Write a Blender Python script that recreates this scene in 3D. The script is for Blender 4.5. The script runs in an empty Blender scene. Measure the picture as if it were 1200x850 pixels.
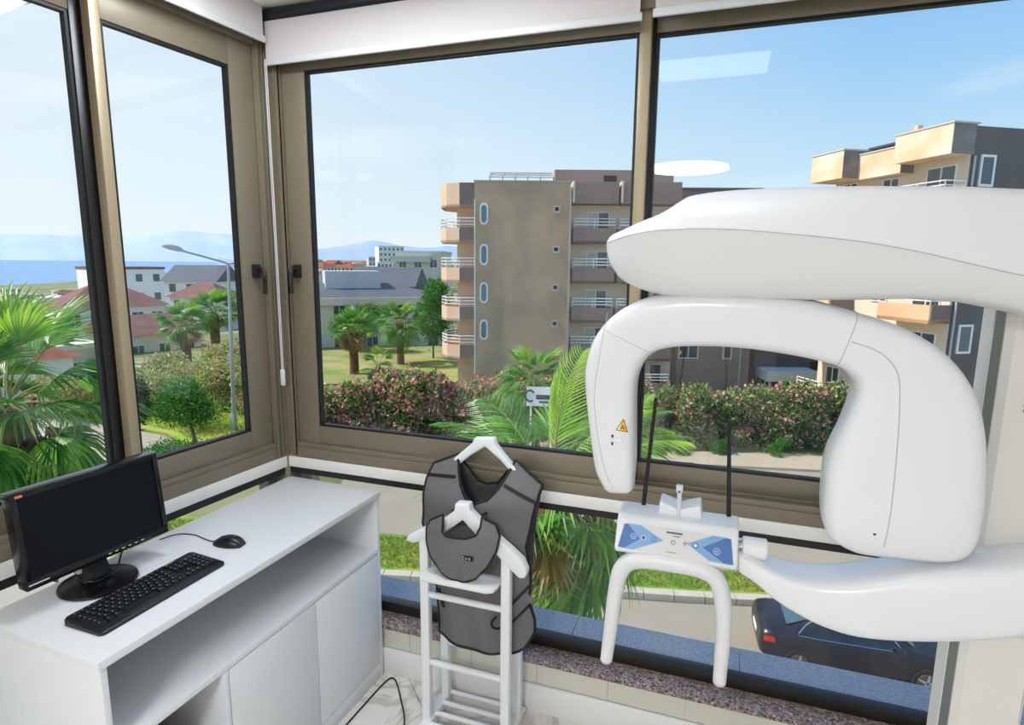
import bpy, bmesh, math, random
import numpy as np
from mathutils import Matrix, Vector
random.seed(7)
rng = np.random.default_rng(7)
scene = bpy.context.scene
COL = scene.collection
R = math.radians

# ------------------------------------------------------------------ camera
cam_data = bpy.data.cameras.new('camera')
cam_data.sensor_width = 36.0
cam_data.lens = 21.0
cam_data.clip_start = 0.05
cam_data.clip_end = 80000.0
cam = bpy.data.objects.new('camera', cam_data)
COL.objects.link(cam)
cam.matrix_world = (Matrix.Translation((0, 0, 1.902)) @ Matrix.Rotation(R(19.12), 4, 'Z')
                    @ Matrix.Rotation(R(90 - 9.423), 4, 'X') @ Matrix.Rotation(R(0.541), 4, 'Z'))
scene.camera = cam

# ------------------------------------------------------------------ sky
SUN_DIR = Vector((-0.62, -0.26, 0.74)).normalized()
world = bpy.data.worlds.new('sky')
scene.world = world
world.use_nodes = True
wn, wl = world.node_tree.nodes, world.node_tree.links
wn.clear()
w_out = wn.new('ShaderNodeOutputWorld')
w_bg = wn.new('ShaderNodeBackground')
w_bg.inputs['Strength'].default_value = 1.0
w_tc = wn.new('ShaderNodeTexCoord')
w_sep = wn.new('ShaderNodeSeparateXYZ')
wl.new(w_tc.outputs['Generated'], w_sep.inputs[0])
w_ramp = wn.new('ShaderNodeValToRGB')
cr = w_ramp.color_ramp
cr.elements[0].position = 0.0; cr.elements[0].color = (0.64, 0.745, 0.81, 1)
cr.elements[1].position = 1.0; cr.elements[1].color = (0.09, 0.22, 0.55, 1)
for pos, c in ((0.10, (0.50, 0.675, 0.81, 1)), (0.28, (0.275, 0.505, 0.78, 1)), (0.5, (0.15, 0.355, 0.70, 1))):
    e = cr.elements.new(pos); e.color = c
wl.new(w_sep.outputs['Z'], w_ramp.inputs[0])
# brighter, whiter air towards the sun's side
w_dot = wn.new('ShaderNodeVectorMath'); w_dot.operation = 'DOT_PRODUCT'
w_dot.inputs[1].default_value = (-0.96, 0.28, 0.0)
wl.new(w_tc.outputs['Generated'], w_dot.inputs[0])
w_mr = wn.new('ShaderNodeMapRange')
w_mr.inputs['From Min'].default_value = 0.1; w_mr.inputs['From Max'].default_value = 1.0
w_mr.inputs['To Min'].default_value = 0.0; w_mr.inputs['To Max'].default_value = 0.78
wl.new(w_dot.outputs['Value'], w_mr.inputs['Value'])
w_mix = wn.new('ShaderNodeMixRGB')
w_mix.inputs['Color2'].default_value = (0.755, 0.80, 0.835, 1)
wl.new(w_mr.outputs[0], w_mix.inputs['Fac'])
wl.new(w_ramp.outputs[0], w_mix.inputs['Color1'])
# thin high cloud
w_noise = wn.new('ShaderNodeTexNoise'); w_noise.inputs['Scale'].default_value = 2.6
w_noise.inputs['Detail'].default_value = 6.0
w_map = wn.new('ShaderNodeMapping'); w_map.inputs['Scale'].default_value = (1, 1, 5)
wl.new(w_tc.outputs['Generated'], w_map.inputs[0]); wl.new(w_map.outputs[0], w_noise.inputs['Vector'])
w_cr = wn.new('ShaderNodeValToRGB')
w_cr.color_ramp.elements[0].position = 0.56; w_cr.color_ramp.elements[1].position = 0.8
w_cr.color_ramp.elements[1].color = (0.30, 0.30, 0.30, 1)
wl.new(w_noise.outputs['Fac'], w_cr.inputs[0])
w_mix2 = wn.new('ShaderNodeMixRGB'); w_mix2.inputs['Color2'].default_value = (1, 1, 1, 1)
wl.new(w_cr.outputs[0], w_mix2.inputs['Fac']); wl.new(w_mix.outputs[0], w_mix2.inputs['Color1'])
wl.new(w_mix2.outputs[0], w_bg.inputs['Color'])
wl.new(w_bg.outputs[0], w_out.inputs['Surface'])

# ------------------------------------------------------------------ sun
sun_data = bpy.data.lights.new('sun', 'SUN')
sun_data.energy = 3.9
sun_data.angle = R(0.6)
sun_data.color = (1.0, 0.955, 0.88)
sun = bpy.data.objects.new('sun', sun_data)
COL.objects.link(sun)
sun.location = (-20, -4, 30)
sun.rotation_euler = (-SUN_DIR).to_track_quat('-Z', 'Y').to_euler()

scene.view_settings.view_transform = 'Standard'
scene.view_settings.look = 'None'
scene.view_settings.gamma = 1.0
scene.view_settings.use_curve_mapping = False
scene.view_settings.exposure = 0.35
LAMP_POWER = 60.0

# ------------------------------------------------------------------ helpers
def srgb(r, g, b):
    f = lambda c: (c / 255 / 12.92) if c / 255 <= 0.04045 else ((c / 255 + 0.055) / 1.055) ** 2.4
    return (f(r), f(g), f(b), 1.0)

MATS = {}
def mat(name, rgb, rough=0.5, metal=0.0, vary=0.0, scale=20.0, bump=0.0, bscale=None, coat=0.0, rgb2=None, stretch=None, spec=0.5):
    if name in MATS: return MATS[name]
    m = bpy.data.materials.new(name); m.use_nodes = True
    n, l = m.node_tree.nodes, m.node_tree.links
    b = n['Principled BSDF']
    b.inputs['Base Color'].default_value = srgb(*rgb)
    b.inputs['Roughness'].default_value = rough
    b.inputs['Metallic'].default_value = metal
    b.inputs['Specular IOR Level'].default_value = spec
    if coat: b.inputs['Coat Weight'].default_value = coat
    if vary or rgb2 or bump:
        tc = n.new('ShaderNodeTexCoord'); mp = n.new('ShaderNodeMapping')
        if stretch: mp.inputs['Scale'].default_value = stretch
        l.new(tc.outputs['Object'], mp.inputs[0])
    if vary or rgb2:
        nz = n.new('ShaderNodeTexNoise'); nz.inputs['Scale'].default_value = scale
        nz.inputs['Detail'].default_value = 5
        l.new(mp.outputs[0], nz.inputs['Vector'])
        mx = n.new('ShaderNodeMixRGB')
        c1 = srgb(*rgb)
        c2 = srgb(*rgb2) if rgb2 else tuple(max(0, c * (1 - vary)) for c in c1[:3]) + (1,)
        mx.inputs['Color1'].default_value = c1; mx.inputs['Color2'].default_value = c2
        rp = n.new('ShaderNodeValToRGB')
        rp.color_ramp.elements[0].position = 0.35; rp.color_ramp.elements[1].position = 0.65
        l.new(nz.outputs['Fac'], rp.inputs[0]); l.new(rp.outputs[0], mx.inputs['Fac'])
        l.new(mx.outputs[0], b.inputs['Base Color'])
    if bump:
        nb = n.new('ShaderNodeTexNoise'); nb.inputs['Scale'].default_value = bscale or scale * 3
        nb.inputs['Detail'].default_value = 4
        l.new(mp.outputs[0], nb.inputs['Vector'])
        bp = n.new('ShaderNodeBump'); bp.inputs['Strength'].default_value = bump
        bp.inputs['Distance'].default_value = 0.02
        l.new(nb.outputs['Fac'], bp.inputs['Height']); l.new(bp.outputs[0], b.inputs['Normal'])
    MATS[name] = m
    return m

def leaf_mat(name, cols, transl=0.35, rough=0.5):
    """foliage: each leaf (mesh island) takes its own tone"""
    if name in MATS: return MATS[name]
    m = bpy.data.materials.new(name); m.use_nodes = True
    n, l = m.node_tree.nodes, m.node_tree.links
    n.clear()
    out = n.new('ShaderNodeOutputMaterial')
    geo = n.new('ShaderNodeNewGeometry')
    rp = n.new('ShaderNodeValToRGB')
    rp.color_ramp.interpolation = 'LINEAR'
    els = rp.color_ramp.elements
    k = len(cols)
    els[0].position = 0; els[0].color = srgb(*cols[0])
    els[1].position = 1; els[1].color = srgb(*cols[-1])
    for i in range(1, k - 1):
        e = els.new(i / (k - 1)); e.color = srgb(*cols[i])
    l.new(geo.outputs['Random Per Island'], rp.inputs[0])
    pb = n.new('ShaderNodeBsdfPrincipled'); pb.inputs['Roughness'].default_value = rough
    pb.inputs['Specular IOR Level'].default_value = 0.35
    tr = n.new('ShaderNodeBsdfTranslucent')
    mx = n.new('ShaderNodeMixShader'); mx.inputs[0].default_value = transl
    l.new(rp.outputs[0], pb.inputs['Base Color']); l.new(rp.outputs[0], tr.inputs['Color'])
    l.new(pb.outputs[0], mx.inputs[1]); l.new(tr.outputs[0], mx.inputs[2])
    l.new(mx.outputs[0], out.inputs['Surface'])
    MATS[name] = m
    return m

def glass_mat(name, tint=(1, 1, 1), refl=1.0):
    if name in MATS: return MATS[name]
    m = bpy.data.materials.new(name); m.use_nodes = True
    n, l = m.node_tree.nodes, m.node_tree.links
    n.clear()
    out = n.new('ShaderNodeOutputMaterial')
    tr = n.new('ShaderNodeBsdfTransparent'); tr.inputs[0].default_value = (*tint, 1)
    gl = n.new('ShaderNodeBsdfGlossy'); gl.inputs['Roughness'].default_value = 0.0
    lw = n.new('ShaderNodeLayerWeight'); lw.inputs['Blend'].default_value = 0.5
    pw = n.new('ShaderNodeMath'); pw.operation = 'POWER'; pw.inputs[1].default_value = 5.0
    mu = n.new('ShaderNodeMath'); mu.operation = 'MULTIPLY_ADD'; mu.inputs[1].default_value = 0.9 * refl; mu.inputs[2].default_value = 0.035 * refl
    mx = n.new('ShaderNodeMixShader')
    l.new(lw.outputs['Facing'], pw.inputs[0]); l.new(pw.outputs[0], mu.inputs[0]); l.new(mu.outputs[0], mx.inputs[0])
    l.new(tr.outputs[0], mx.inputs[1]); l.new(gl.outputs[0], mx.inputs[2])
    l.new(mx.outputs[0], out.inputs['Surface'])
    MATS[name] = m
    return m

def emit_mat(name, rgb, strength):
    if name in MATS: return MATS[name]
    m = bpy.data.materials.new(name); m.use_nodes = True
    n, l = m.node_tree.nodes, m.node_tree.links
    n.clear()
    out = n.new('ShaderNodeOutputMaterial'); e = n.new('ShaderNodeEmission')
    e.inputs[0].default_value = (*rgb, 1); e.inputs[1].default_value = strength
    l.new(e.outputs[0], out.inputs['Surface'])
    MATS[name] = m
    return m

PM = {}                                   # world matrix of every thing that parents parts
def tag(o, label=None, cat=None, group=None, kind=None):
    if label: o['label'] = label
    if cat: o['category'] = cat
    if group: o['group'] = group
    if kind: o['kind'] = kind
    return o

def thing(name, label, cat, loc=(0, 0, 0), rz=0.0, group=None, kind=None):
    o = bpy.data.objects.new(name, None); COL.objects.link(o)
    o.empty_display_size = 0.1
    o.location = loc; o.rotation_euler = (0, 0, rz)
    PM[o.name] = Matrix.Translation(loc) @ Matrix.Rotation(rz, 4, 'Z')
    return tag(o, label, cat, group, kind)

def struct(name, label, cat, loc=(0, 0, 0), rz=0.0):
    return thing(name, label, cat, loc, rz, kind='structure')

def catmull(pts, n):
    """resample a list of points (tuples) smoothly, n pieces per span"""
    P = np.array(pts, float)
    P = np.vstack([2 * P[0] - P[1], P, 2 * P[-1] - P[-2]])
    out = []
    for i in range(1, len(P) - 2):
        for k in range(n):
            t = k / n
            out.append(0.5 * ((2 * P[i]) + (-P[i - 1] + P[i + 1]) * t + (2 * P[i - 1] - 5 * P[i] + 4 * P[i + 1] - P[i + 2]) * t ** 2
                              + (-P[i - 1] + 3 * P[i] - 3 * P[i + 1] + P[i + 2]) * t ** 3))
    out.append(P[-2])
    return np.array(out)

class MB:
    """collects shapes, then links them as ONE mesh object"""
    def __init__(s): s.v, s.f = [], []
    def add(s, verts, faces):
        k = len(s.v)
        s.v += [tuple(map(float, p)) for p in verts]
        s.f += [tuple(i + k for i in f) for f in faces]
        return s
    def box(s, x0, x1, y0, y1, z0, z1, fn=None):
        p = [(x, y, z) for z in (z0, z1) for y in (y0, y1) for x in (x0, x1)]
        if fn: p = [fn(*q) for q in p]
        return s.add(p, [(0, 2, 3, 1), (4, 5, 7, 6), (0, 1, 5, 4), (2, 6, 7, 3), (0, 4, 6, 2), (1, 3, 7, 5)])
    def hexa(s, lo, hi):
        """eight-corner solid from two quads"""
        return s.add(list(lo) + list(hi), [(3, 2, 1, 0), (4, 5, 6, 7), (0, 1, 5, 4), (1, 2, 6, 5), (2, 3, 7, 6), (3, 0, 4, 7)])
    def prism(s, poly, a, b, axis='y', fn=None):
        n = len(poly)
        def P(u, w, t):
            return {'y': (u, t, w), 'z': (u, w, t), 'x': (t, u, w)}[axis]
        v = [P(u, w, a) for u, w in poly] + [P(u, w, b) for u, w in poly]
        if fn: v = [fn(*q) for q in v]
        return s.add(v, [tuple(range(n)), tuple(range(2 * n - 1, n - 1, -1))] + [(i, (i + 1) % n, n + (i + 1) % n, n + i) for i in range(n)])
    def rings(s, rings, cap=True, closed=True):
        n = len(rings[0]); v = [p for r in rings for p in r]; f = []
        for i in range(len(rings) - 1):
            for j in range(n if closed else n - 1):
                a, b = i * n + j, i * n + (j + 1) % n
                f.append((a, b, b + n, a + n))
        if cap and closed:
            f.append(tuple(range(n - 1, -1, -1))); f.append(tuple(range((len(rings) - 1) * n, len(rings) * n)))
        return s.add(v, f)
    def tube(s, pts, r, n=8, cap=True):
        P = np.array(pts, float); m = len(P)
        rr = r if hasattr(r, '__len__') else [r] * m
        T = np.gradient(P, axis=0) if m > 2 else np.array([P[1] - P[0]] * m)
        T /= np.linalg.norm(T, axis=1)[:, None] + 1e-12
        up = np.array([0, 0, 1.0])
        if abs(T[0] @ up) > 0.9: up = np.array([0, 1.0, 0])
        N = np.cross(T[0], up); N /= np.linalg.norm(N)
        rings = []
        for i in range(m):
            N = N - T[i] * (N @ T[i]); N /= np.linalg.norm(N)
            B = np.cross(T[i], N)
            rings.append([P[i] + rr[i] * (math.cos(2 * math.pi * k / n) * N + math.sin(2 * math.pi * k / n) * B) for k in range(n)])
        return s.rings(rings, cap)
    def lathe(s, prof, c, n=24, axis='z'):
        rings = []
        for r, h in prof:
            ring = []
            for k in range(n):
                a = 2 * math.pi * k / n
                u, w = r * math.cos(a), r * math.sin(a)
                q = {'z': (u, w, h), 'y': (u, h, w), 'x': (h, u, w)}[axis]
                ring.append((c[0] + q[0], c[1] + q[1], c[2] + q[2]))
            rings.append(ring)
        return s.rings(rings)
    def build(s, name, m, parent=None, local=False, smooth=False, bevel=0.0, label=None, seg=2, kind=None, auto=35):
        me = bpy.data.meshes.new(name)
        v = s.v
        if parent is not None and not local:
            inv = PM[parent.name].inverted()
            v = [tuple(inv @ Vector(p)) for p in v]
        me.from_pydata(v, [], s.f)
        bm = bmesh.new(); bm.from_mesh(me)
        bmesh.ops.recalc_face_normals(bm, faces=bm.faces)
        if bevel:
            es = [e for e in bm.edges if len(e.link_faces) == 2 and e.calc_face_angle(0) > R(28)]
            bmesh.ops.bevel(bm, geom=es, offset=bevel, segments=seg, profile=0.5, affect='EDGES', clamp_overlap=True)
        if smooth or bevel:
            for f in bm.faces: f.smooth = True
            for e in bm.edges:
                if len(e.link_faces) == 2 and e.calc_face_angle(0) > R(auto): e.smooth = False
        bm.to_mesh(me); bm.free()
        me.materials.append(m)
        o = bpy.data.objects.new(name, me); COL.objects.link(o)
        if parent is not None:
            o.parent = parent; PM[o.name] = PM[parent.name]
        else:
            PM[o.name] = Matrix.Identity(4)
        if label: o['label'] = label
        if kind: o['kind'] = kind
        return o

def place(me, name, parent, M, m=None):
    """a part that shares mesh data; M is in the thing's own frame"""
    o = bpy.data.objects.new(name, me); COL.objects.link(o)
    o.parent = parent; o.matrix_local = M
    PM[o.name] = PM[parent.name] @ M
    return o

def copy_tree(o, parent=None):
    c = o.copy(); COL.objects.link(c); c.parent = parent
    for ch in list(o.children): copy_tree(ch, c)
    return c

def mesh_only(mb, name, m, smooth=False):
    me = bpy.data.meshes.new(name); me.from_pydata(mb.v, [], mb.f); me.materials.append(m)
    if smooth: me.polygons.foreach_set('use_smooth', [True] * len(me.polygons))
    me.update(); return me

def panel(outline, step, yfun, thick, name, m, parent, smooth=True):
    """cloth panel: an x-z outline cut into a fine grid, bent by yfun(x, z), with thickness"""
    bm = bmesh.new()
    vs = [bm.verts.new((x, 0, z)) for x, z in outline]
    bm.faces.new(vs)
    xs = [p[0] for p in outline]; zs = [p[1] for p in outline]
    def cuts(a, b, nrm, ax):
        k = a + step
        while k < b:
            co = [0, 0, 0]; co[ax] = k
            bmesh.ops.bisect_plane(bm, geom=bm.verts[:] + bm.edges[:] + bm.faces[:], plane_co=co, plane_no=nrm)
            k += step
    cuts(min(xs), max(xs), (1, 0, 0), 0); cuts(min(zs), max(zs), (0, 0, 1), 2)
    for v in bm.verts: v.co.y = yfun(v.co.x, v.co.z)
    bmesh.ops.recalc_face_normals(bm, faces=bm.faces)
    bmesh.ops.solidify(bm, geom=bm.faces[:], thickness=thick)
    bmesh.ops.recalc_face_normals(bm, faces=bm.faces)
    for f in bm.faces: f.smooth = smooth
    inv = PM[parent.name].inverted()
    for v in bm.verts: v.co = inv @ v.co
    me = bpy.data.meshes.new(name); bm.to_mesh(me); bm.free(); me.materials.append(m)
    o = bpy.data.objects.new(name, me); COL.objects.link(o); o.parent = parent; PM[o.name] = PM[parent.name]
    return o

# common materials
M_WHITE = mat('white_plastic', (236, 237, 240), 0.32, coat=0.25)
M_WALL = mat('white_wall', (238, 236, 232), 0.7, vary=0.03, scale=3)
M_BRONZE = mat('bronze_aluminium', (132, 122, 104), 0.42, 0.15, vary=0.08, scale=30, stretch=(1, 1, 8))
M_BRONZE2 = mat('pale_bronze_aluminium', (172, 156, 128), 0.4, 0.2)
M_RUBBER = mat('black_gasket', (14, 14, 16), 0.5)
M_BLACK = mat('black_plastic', (20, 21, 24), 0.38)
M_GLASS = glass_mat('window_glass', (0.97, 0.985, 0.98), 0.75)
M_GRANITE = None

# ================================================================== THE ROOM
CORNER = np.array([-1.875, 2.2, 0.0])
LU = np.array([-0.0953, -0.9954, 0.0])        # along the left wall, away from the corner
LN = np.array([0.9954, -0.0953, 0.0])         # into the room
def FW(s, d, z): return (s, 2.2 + d, z)       # front wall: along, outwards, up
def LW(s, d, z):
    p = CORNER + LU * s - LN * d
    return (p[0], p[1], z)

def granite_mat(name, cols, scale=130, rough=0.35):
    m = bpy.data.materials.new(name); m.use_nodes = True
    n, l = m.node_tree.nodes, m.node_tree.links
    b = n['Principled BSDF']; b.inputs['Roughness'].default_value = rough
    tc = n.new('ShaderNodeTexCoord'); vo = n.new('ShaderNodeTexVoronoi'); vo.inputs['Scale'].default_value = scale
    nz = n.new('ShaderNodeTexNoise'); nz.inputs['Scale'].default_value = scale * 0.8; nz.inputs['Detail'].default_value = 3
    l.new(tc.outputs['Object'], vo.inputs['Vector']); l.new(tc.outputs['Object'], nz.inputs['Vector'])
    sp = n.new('ShaderNodeSeparateColor'); l.new(vo.outputs['Color'], sp.inputs[0])
    rp = n.new('ShaderNodeValToRGB'); els = rp.color_ramp.elements
    els[0].position = 0; els[0].color = srgb(*cols[0]); els[1].position = 1; els[1].color = srgb(*cols[-1])
    for i in range(1, len(cols) - 1):
        e = els.new(i / (len(cols) - 1)); e.color = srgb(*cols[i])
    l.new(sp.outputs[0], rp.inputs[0]); l.new(rp.outputs[0], b.inputs['Base Color'])
    return m
M_GRANITE = granite_mat('mauve_granite', [(45, 38, 40), (120, 100, 98), (150, 130, 128), (176, 158, 150), (96, 78, 76), (205, 190, 176)])
M_LEDGE = granite_mat('sky_tinted_granite', [(128, 138, 158), (168, 178, 196), (150, 160, 178), (186, 194, 208)], 190, 0.5)  # granite speckle with the blue of sky light put into its colours

def marble_mat(name, base, vein, scale=3.0):
    m = bpy.data.materials.new(name); m.use_nodes = True
    n, l = m.node_tree.nodes, m.node_tree.links
    b = n['Principled BSDF']; b.inputs['Roughness'].default_value = 0.22
    tc = n.new('ShaderNodeTexCoord'); nz = n.new('ShaderNodeTexNoise')
    nz.inputs['Scale'].default_value = scale; nz.inputs['Detail'].default_value = 8; nz.inputs['Distortion'].default_value = 1.6
    l.new(tc.outputs['Object'], nz.inputs['Vector'])
    rp = n.new('ShaderNodeValToRGB'); els = rp.color_ramp.elements
    els[0].position = 0.44; els[0].color = srgb(*base); els[1].position = 0.56; els[1].color = srgb(*base)
    e = els.new(0.5); e.color = srgb(*vein)
    l.new(nz.outputs['Fac'], rp.inputs[0]); l.new(rp.outputs[0], b.inputs['Base Color'])
    return m
M_MARBLE = marble_mat('cream_marble', (232, 228, 220), (200, 192, 180))
M_GROUT = mat('grey_grout', (168, 162, 152), 0.9)
M_UPSTAND = mat('cream_wall_tile', (222, 218, 206), 0.35, vary=0.06, scale=6)
M_CEIL = mat('ceiling_paint', (240, 238, 234), 0.8)
M_FACADE = mat('facade_render', (214, 206, 192), 0.85, vary=0.08, scale=1.5)

# floor with marble tiles laid on the diagonal
fl = struct('floor', 'cream veined marble tile floor laid on the diagonal', 'floor')
MB().box(-6.1, 3.1, -5.1, 2.24, -0.30, -0.012).build('screed', M_GROUT, fl)
def clip(poly, p, n):
    out = []
    for i in range(len(poly)):
        a, b = np.array(poly[i]), np.array(poly[(i + 1) % len(poly)])
        da, db = (a - p) @ n, (b - p) @ n
        if da <= 0: out.append(tuple(a))
        if (da <= 0) != (db <= 0): out.append(tuple(a + (b - a) * da / (da - db)))
    return out
T = 0.60; ex = np.array([1, 1]) / math.sqrt(2); ey = np.array([-1, 1]) / math.sqrt(2)
org = np.array([-1.246, 2.193])
for i in range(-9, 9):
    for j in range(-9, 9):
        o0 = org + ex * (i * T) + ey * (j * T)
        g = 0.0015
        q = [tuple(o0 + ex * a + ey * b) for a, b in ((g, g), (T - g, g), (T - g, T - g), (g, T - g))]
        for p, n in ((np.array([0, 2.2]), np.array([0, 1.0])), (np.array([0, -0.5]), np.array([0, -1.0])), (np.array([2.2, 0]), np.array([1.0, 0])),
                     (CORNER[:2], -LN[:2])):
            if len(q) > 2: q = clip(q, p, n)
        if len(q) > 2:
            MB().prism(q, -0.012, 0.0, 'z').build('tile', M_MARBLE, fl)
MB().box(-6.0, 3.0, -5.0, -0.502, -0.012, 0.0).build('rear_floor', M_MARBLE, fl)
MB().box(2.203, 3.0, -0.5, 2.2, -0.012, 0.0).build('side_floor', M_MARBLE, fl)

ce = struct('ceiling', 'plain white ceiling above the window blinds', 'ceiling')
MB().prism([(-2.12, -0.20), (-2.12, 0.0), (-1.89, 2.5), (3.1, 2.5), (3.1, -5.1), (-6.1, -5.1), (-6.1, -0.20)], 2.95, 3.12, 'z').build('slab', M_CEIL, ce)
ro = struct('roof', 'flat roof slab with its left overhang drawn out to block the sun', 'roof')
MB().box(-4.62, 3.4, -5.4, 2.87, 3.5, 3.68).build('slab', mat('roof_soffit', (150, 128, 108), 0.7), ro)  # left overhang reaches far out to keep direct sun off the room
MB().box(-2.2, 3.1, -5.0, 2.2, 3.12, 3.5).build('parapet', M_FACADE, ro)

def wall(name, label, *boxes, m=M_WALL):
    mb = MB()
    for b in boxes: mb.box(*b)
    o = mb.build(name, m); tag(o, label, 'wall', kind='structure'); return o
wall('wall_back', 'white wall at the back of the room', (-6.1, 3.1, -5.15, -5.0, -0.012, 2.95))
wall('wall_right', 'white wall on the right of the room', (3.0, 3.15, -5.0, 2.2, -0.012, 2.95))
wall('wall_rear_left', 'white wall of the rear room on the left', (-6.15, -6.0, -5.0, -0.2, -0.012, 2.95), (-6.15, -2.12, -0.2, -0.14, -0.012, 2.95))
o = MB().box(1.515, 3.1, 2.16, 2.5, 0.0, 2.95).build('wall_front_right', mat('grey_white_wall', (222, 221, 217), 0.6))
tag(o, 'pale wall pier right of the front windows', 'wall', kind='structure')
o = MB().box(1.48, 1.514, 2.165, 2.36, 0.26, 2.95).build('trim_1', mat('white_frame', (232, 232, 230), 0.4), bevel=0.003)
tag(o, 'white vertical jamb at the right end of the front windows', 'trim', kind='structure')

# low walls under the glazing, and what covers them
wf = struct('wall_front', 'low wall under the front windows with cream tile upstand', 'wall')
MB().box(-1.875, 1.51, 2.217, 2.53, -8.0, 0.234).build('masonry', M_FACADE, wf)
x = -1.86
while x < 1.50:
    x1 = min(x + 0.303, 1.51)
    MB().box(x, x1, 2.212, 2.2175, 0.128, 0.234).build('tile', M_UPSTAND, wf)
    x += 0.305
MB().box(-1.93, 3.1, 2.3, 2.5, 2.80, 2.95).build('lintel', M_WALL, wf)
wl_ = struct('wall_left', 'low wall under the left windows', 'wall')
MB().box(0.02, 2.35, 0.015, 0.33, -8.0, 0.234, LW).build('masonry', M_FACADE, wl_)
MB().box(0.02, 2.35, 0.10, 0.30, 2.83, 2.95, LW).build('lintel', M_WALL, wl_)
o = MB().box(-1.80, 1.51, 2.196, 2.2115, 0.0, 0.128).build('baseboard_front', mat('white_skirting', (236, 236, 234), 0.3), bevel=0.003)
tag(o, 'glossy white tile skirting along the front wall', 'skirting', kind='structure')
o = MB().box(0.0, 2.3, -0.004, 0.012, 0.0, 0.128, LW).build('baseboard_left', MATS['white_skirting'])
tag(o, 'white tile skirting along the left wall behind the desk', 'skirting', kind='structure')
o = MB().box(-1.86, 1.51, 2.185, 2.30, 0.2345, 0.256).build('trim_2', M_GRANITE, bevel=0.003)
tag(o, 'speckled mauve granite sill under the lower front window', 'sill', kind='structure')
le = struct('trim_3', 'granite ledge outside the lower front window, sky blue painted in', 'sill', (0, 2.45, 0.25))
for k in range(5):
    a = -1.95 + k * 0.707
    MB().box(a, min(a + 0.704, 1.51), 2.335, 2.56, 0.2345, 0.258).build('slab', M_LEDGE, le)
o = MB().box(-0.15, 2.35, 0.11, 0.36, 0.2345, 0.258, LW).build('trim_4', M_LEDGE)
tag(o, 'granite ledge outside the lower left window, sky blue painted in', 'sill', kind='structure')

# corner post of the glazing
o = MB().prism([(-1.8625, 2.2), (-1.868, 2.196), (-1.8785, 2.188), (-2.05, 2.20), (-2.05, 2.36), (-1.8625, 2.36)], 0.2585, 2.95, 'z').build('trim_9', M_BRONZE)
tag(o, 'bronze corner post between the left and the front windows', 'post', kind='structure')
# white rail between the upper and the lower glazing
M_RAIL = mat('white_rail', (238, 236, 232), 0.45)
o = MB().box(-1.872, 1.478, 2.1985, 2.262, 0.952, 1.003).build('trim_5', M_RAIL, bevel=0.003)
tag(o, 'white horizontal rail between upper and lower front windows', 'rail', kind='structure')
o = MB().box(0.0, 2.35, -0.004, 0.062, 0.950, 1.002, LW).build('trim_6', M_RAIL, bevel=0.003)
tag(o, 'white horizontal rail under the left windows behind the desk', 'rail', kind='structure')

# ------------------------------------------------------------------ windows
def window(name, label, W, s0, s1, z0, z1):
    t = struct(name, label, 'window', W((s0 + s1) / 2, 0.05, z0))
    return t
def frame_box(W, mb, s0, s1, d0, d1, z0, z1): mb.box(s0, s1, d0, d1, z0, z1, W)
def sash(t, W, s0, s1, z0, z1, d0, d1, l, r, b, tp, m=M_BRONZE, left_m=None, right_m=None):
    """one sliding sash: four profiles, gasket and pane"""
    MB().box(s0, s0 + l, d0, d1, z0, z1, W).build('stile', left_m or m, t, bevel=0.002)
    MB().box(s1 - r, s1, d0, d1, z0, z1, W).build('stile', right_m or m, t, bevel=0.002)
    MB().box(s0 + l, s1 - r, d0 + 0.001, d1, z0, z0 + b, W).build('bottom_rail', m, t, bevel=0.002)
    MB().box(s0 + l, s1 - r, d0 + 0.001, d1, z1 - tp, z1, W).build('top_rail', m, t, bevel=0.002)
    g = 0.010; dm = (d0 + d1) / 2; a, c, e, f = s0 + l, s1 - r, z0 + b, z1 - tp
    mb = MB()
    mb.box(a, a + g, d0 + 0.006, dm + 0.01, e, f, W); mb.box(c - g, c, d0 + 0.006, dm + 0.01, e, f, W)
    mb.box(a + g, c - g, d0 + 0.006, dm + 0.01, e, e + g, W); mb.box(a + g, c - g, d0 + 0.006, dm + 0.01, f - g, f, W)
    mb.build('gasket', M_RUBBER, t)
    MB().box(a + 0.003, c - 0.003, dm - 0.002, dm + 0.002, e + 0.003, f - 0.003, W).build('pane', M_GLASS, t)

def handle(t, W, s, z):
    h = MB().box(s - 0.016, s + 0.016, -0.006, 0.02, z - 0.028, z + 0.03, W).build('handle', M_BLACK, t, bevel=0.005)
    P = [W(s, -0.008, z + 0.012), W(s, -0.030, z + 0.006), W(s + 0.003, -0.042, z - 0.02), W(s + 0.006, -0.046, z - 0.055), W(s + 0.006, -0.044, z - 0.095)]
    MB().tube(catmull(P, 4), 0.0095, 8).build('lever', M_BLACK, h, smooth=True)

# front, upper
w2 = window('window_1', 'large bronze sliding window with two panes on the front wall', FW, -1.875, 1.48, 1.003, 2.8)
mb = MB(); mb.box(-1.862, 1.478, 0.0, 0.12, 1.004, 1.052, FW); mb.box(-1.862, 1.478, 0.004, 0.018, 1.052, 1.074, FW)
mb.box(-1.862, 1.478, 0.060, 0.064, 1.052, 1.074, FW)
mb.build('bottom_frame', M_BRONZE, w2, bevel=0.002)
mb = MB(); mb.box(-1.862, -1.815, 0.0, 0.12, 1.052, 2.80, FW)
for k, (a, b) in enumerate(((-1.868, -1.861), (-1.842, -1.836), (-1.822, -1.815))): mb.box(a, b, -0.012 + 0.006 * k, 0.0, 1.012, 2.80, FW)
mb.build('side_frame', M_BRONZE, w2, bevel=0.002)
MB().box(-1.815, 1.478, 0.0, 0.12, 2.752, 2.80, FW).build('top_frame', M_BRONZE, w2, bevel=0.002)
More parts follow.
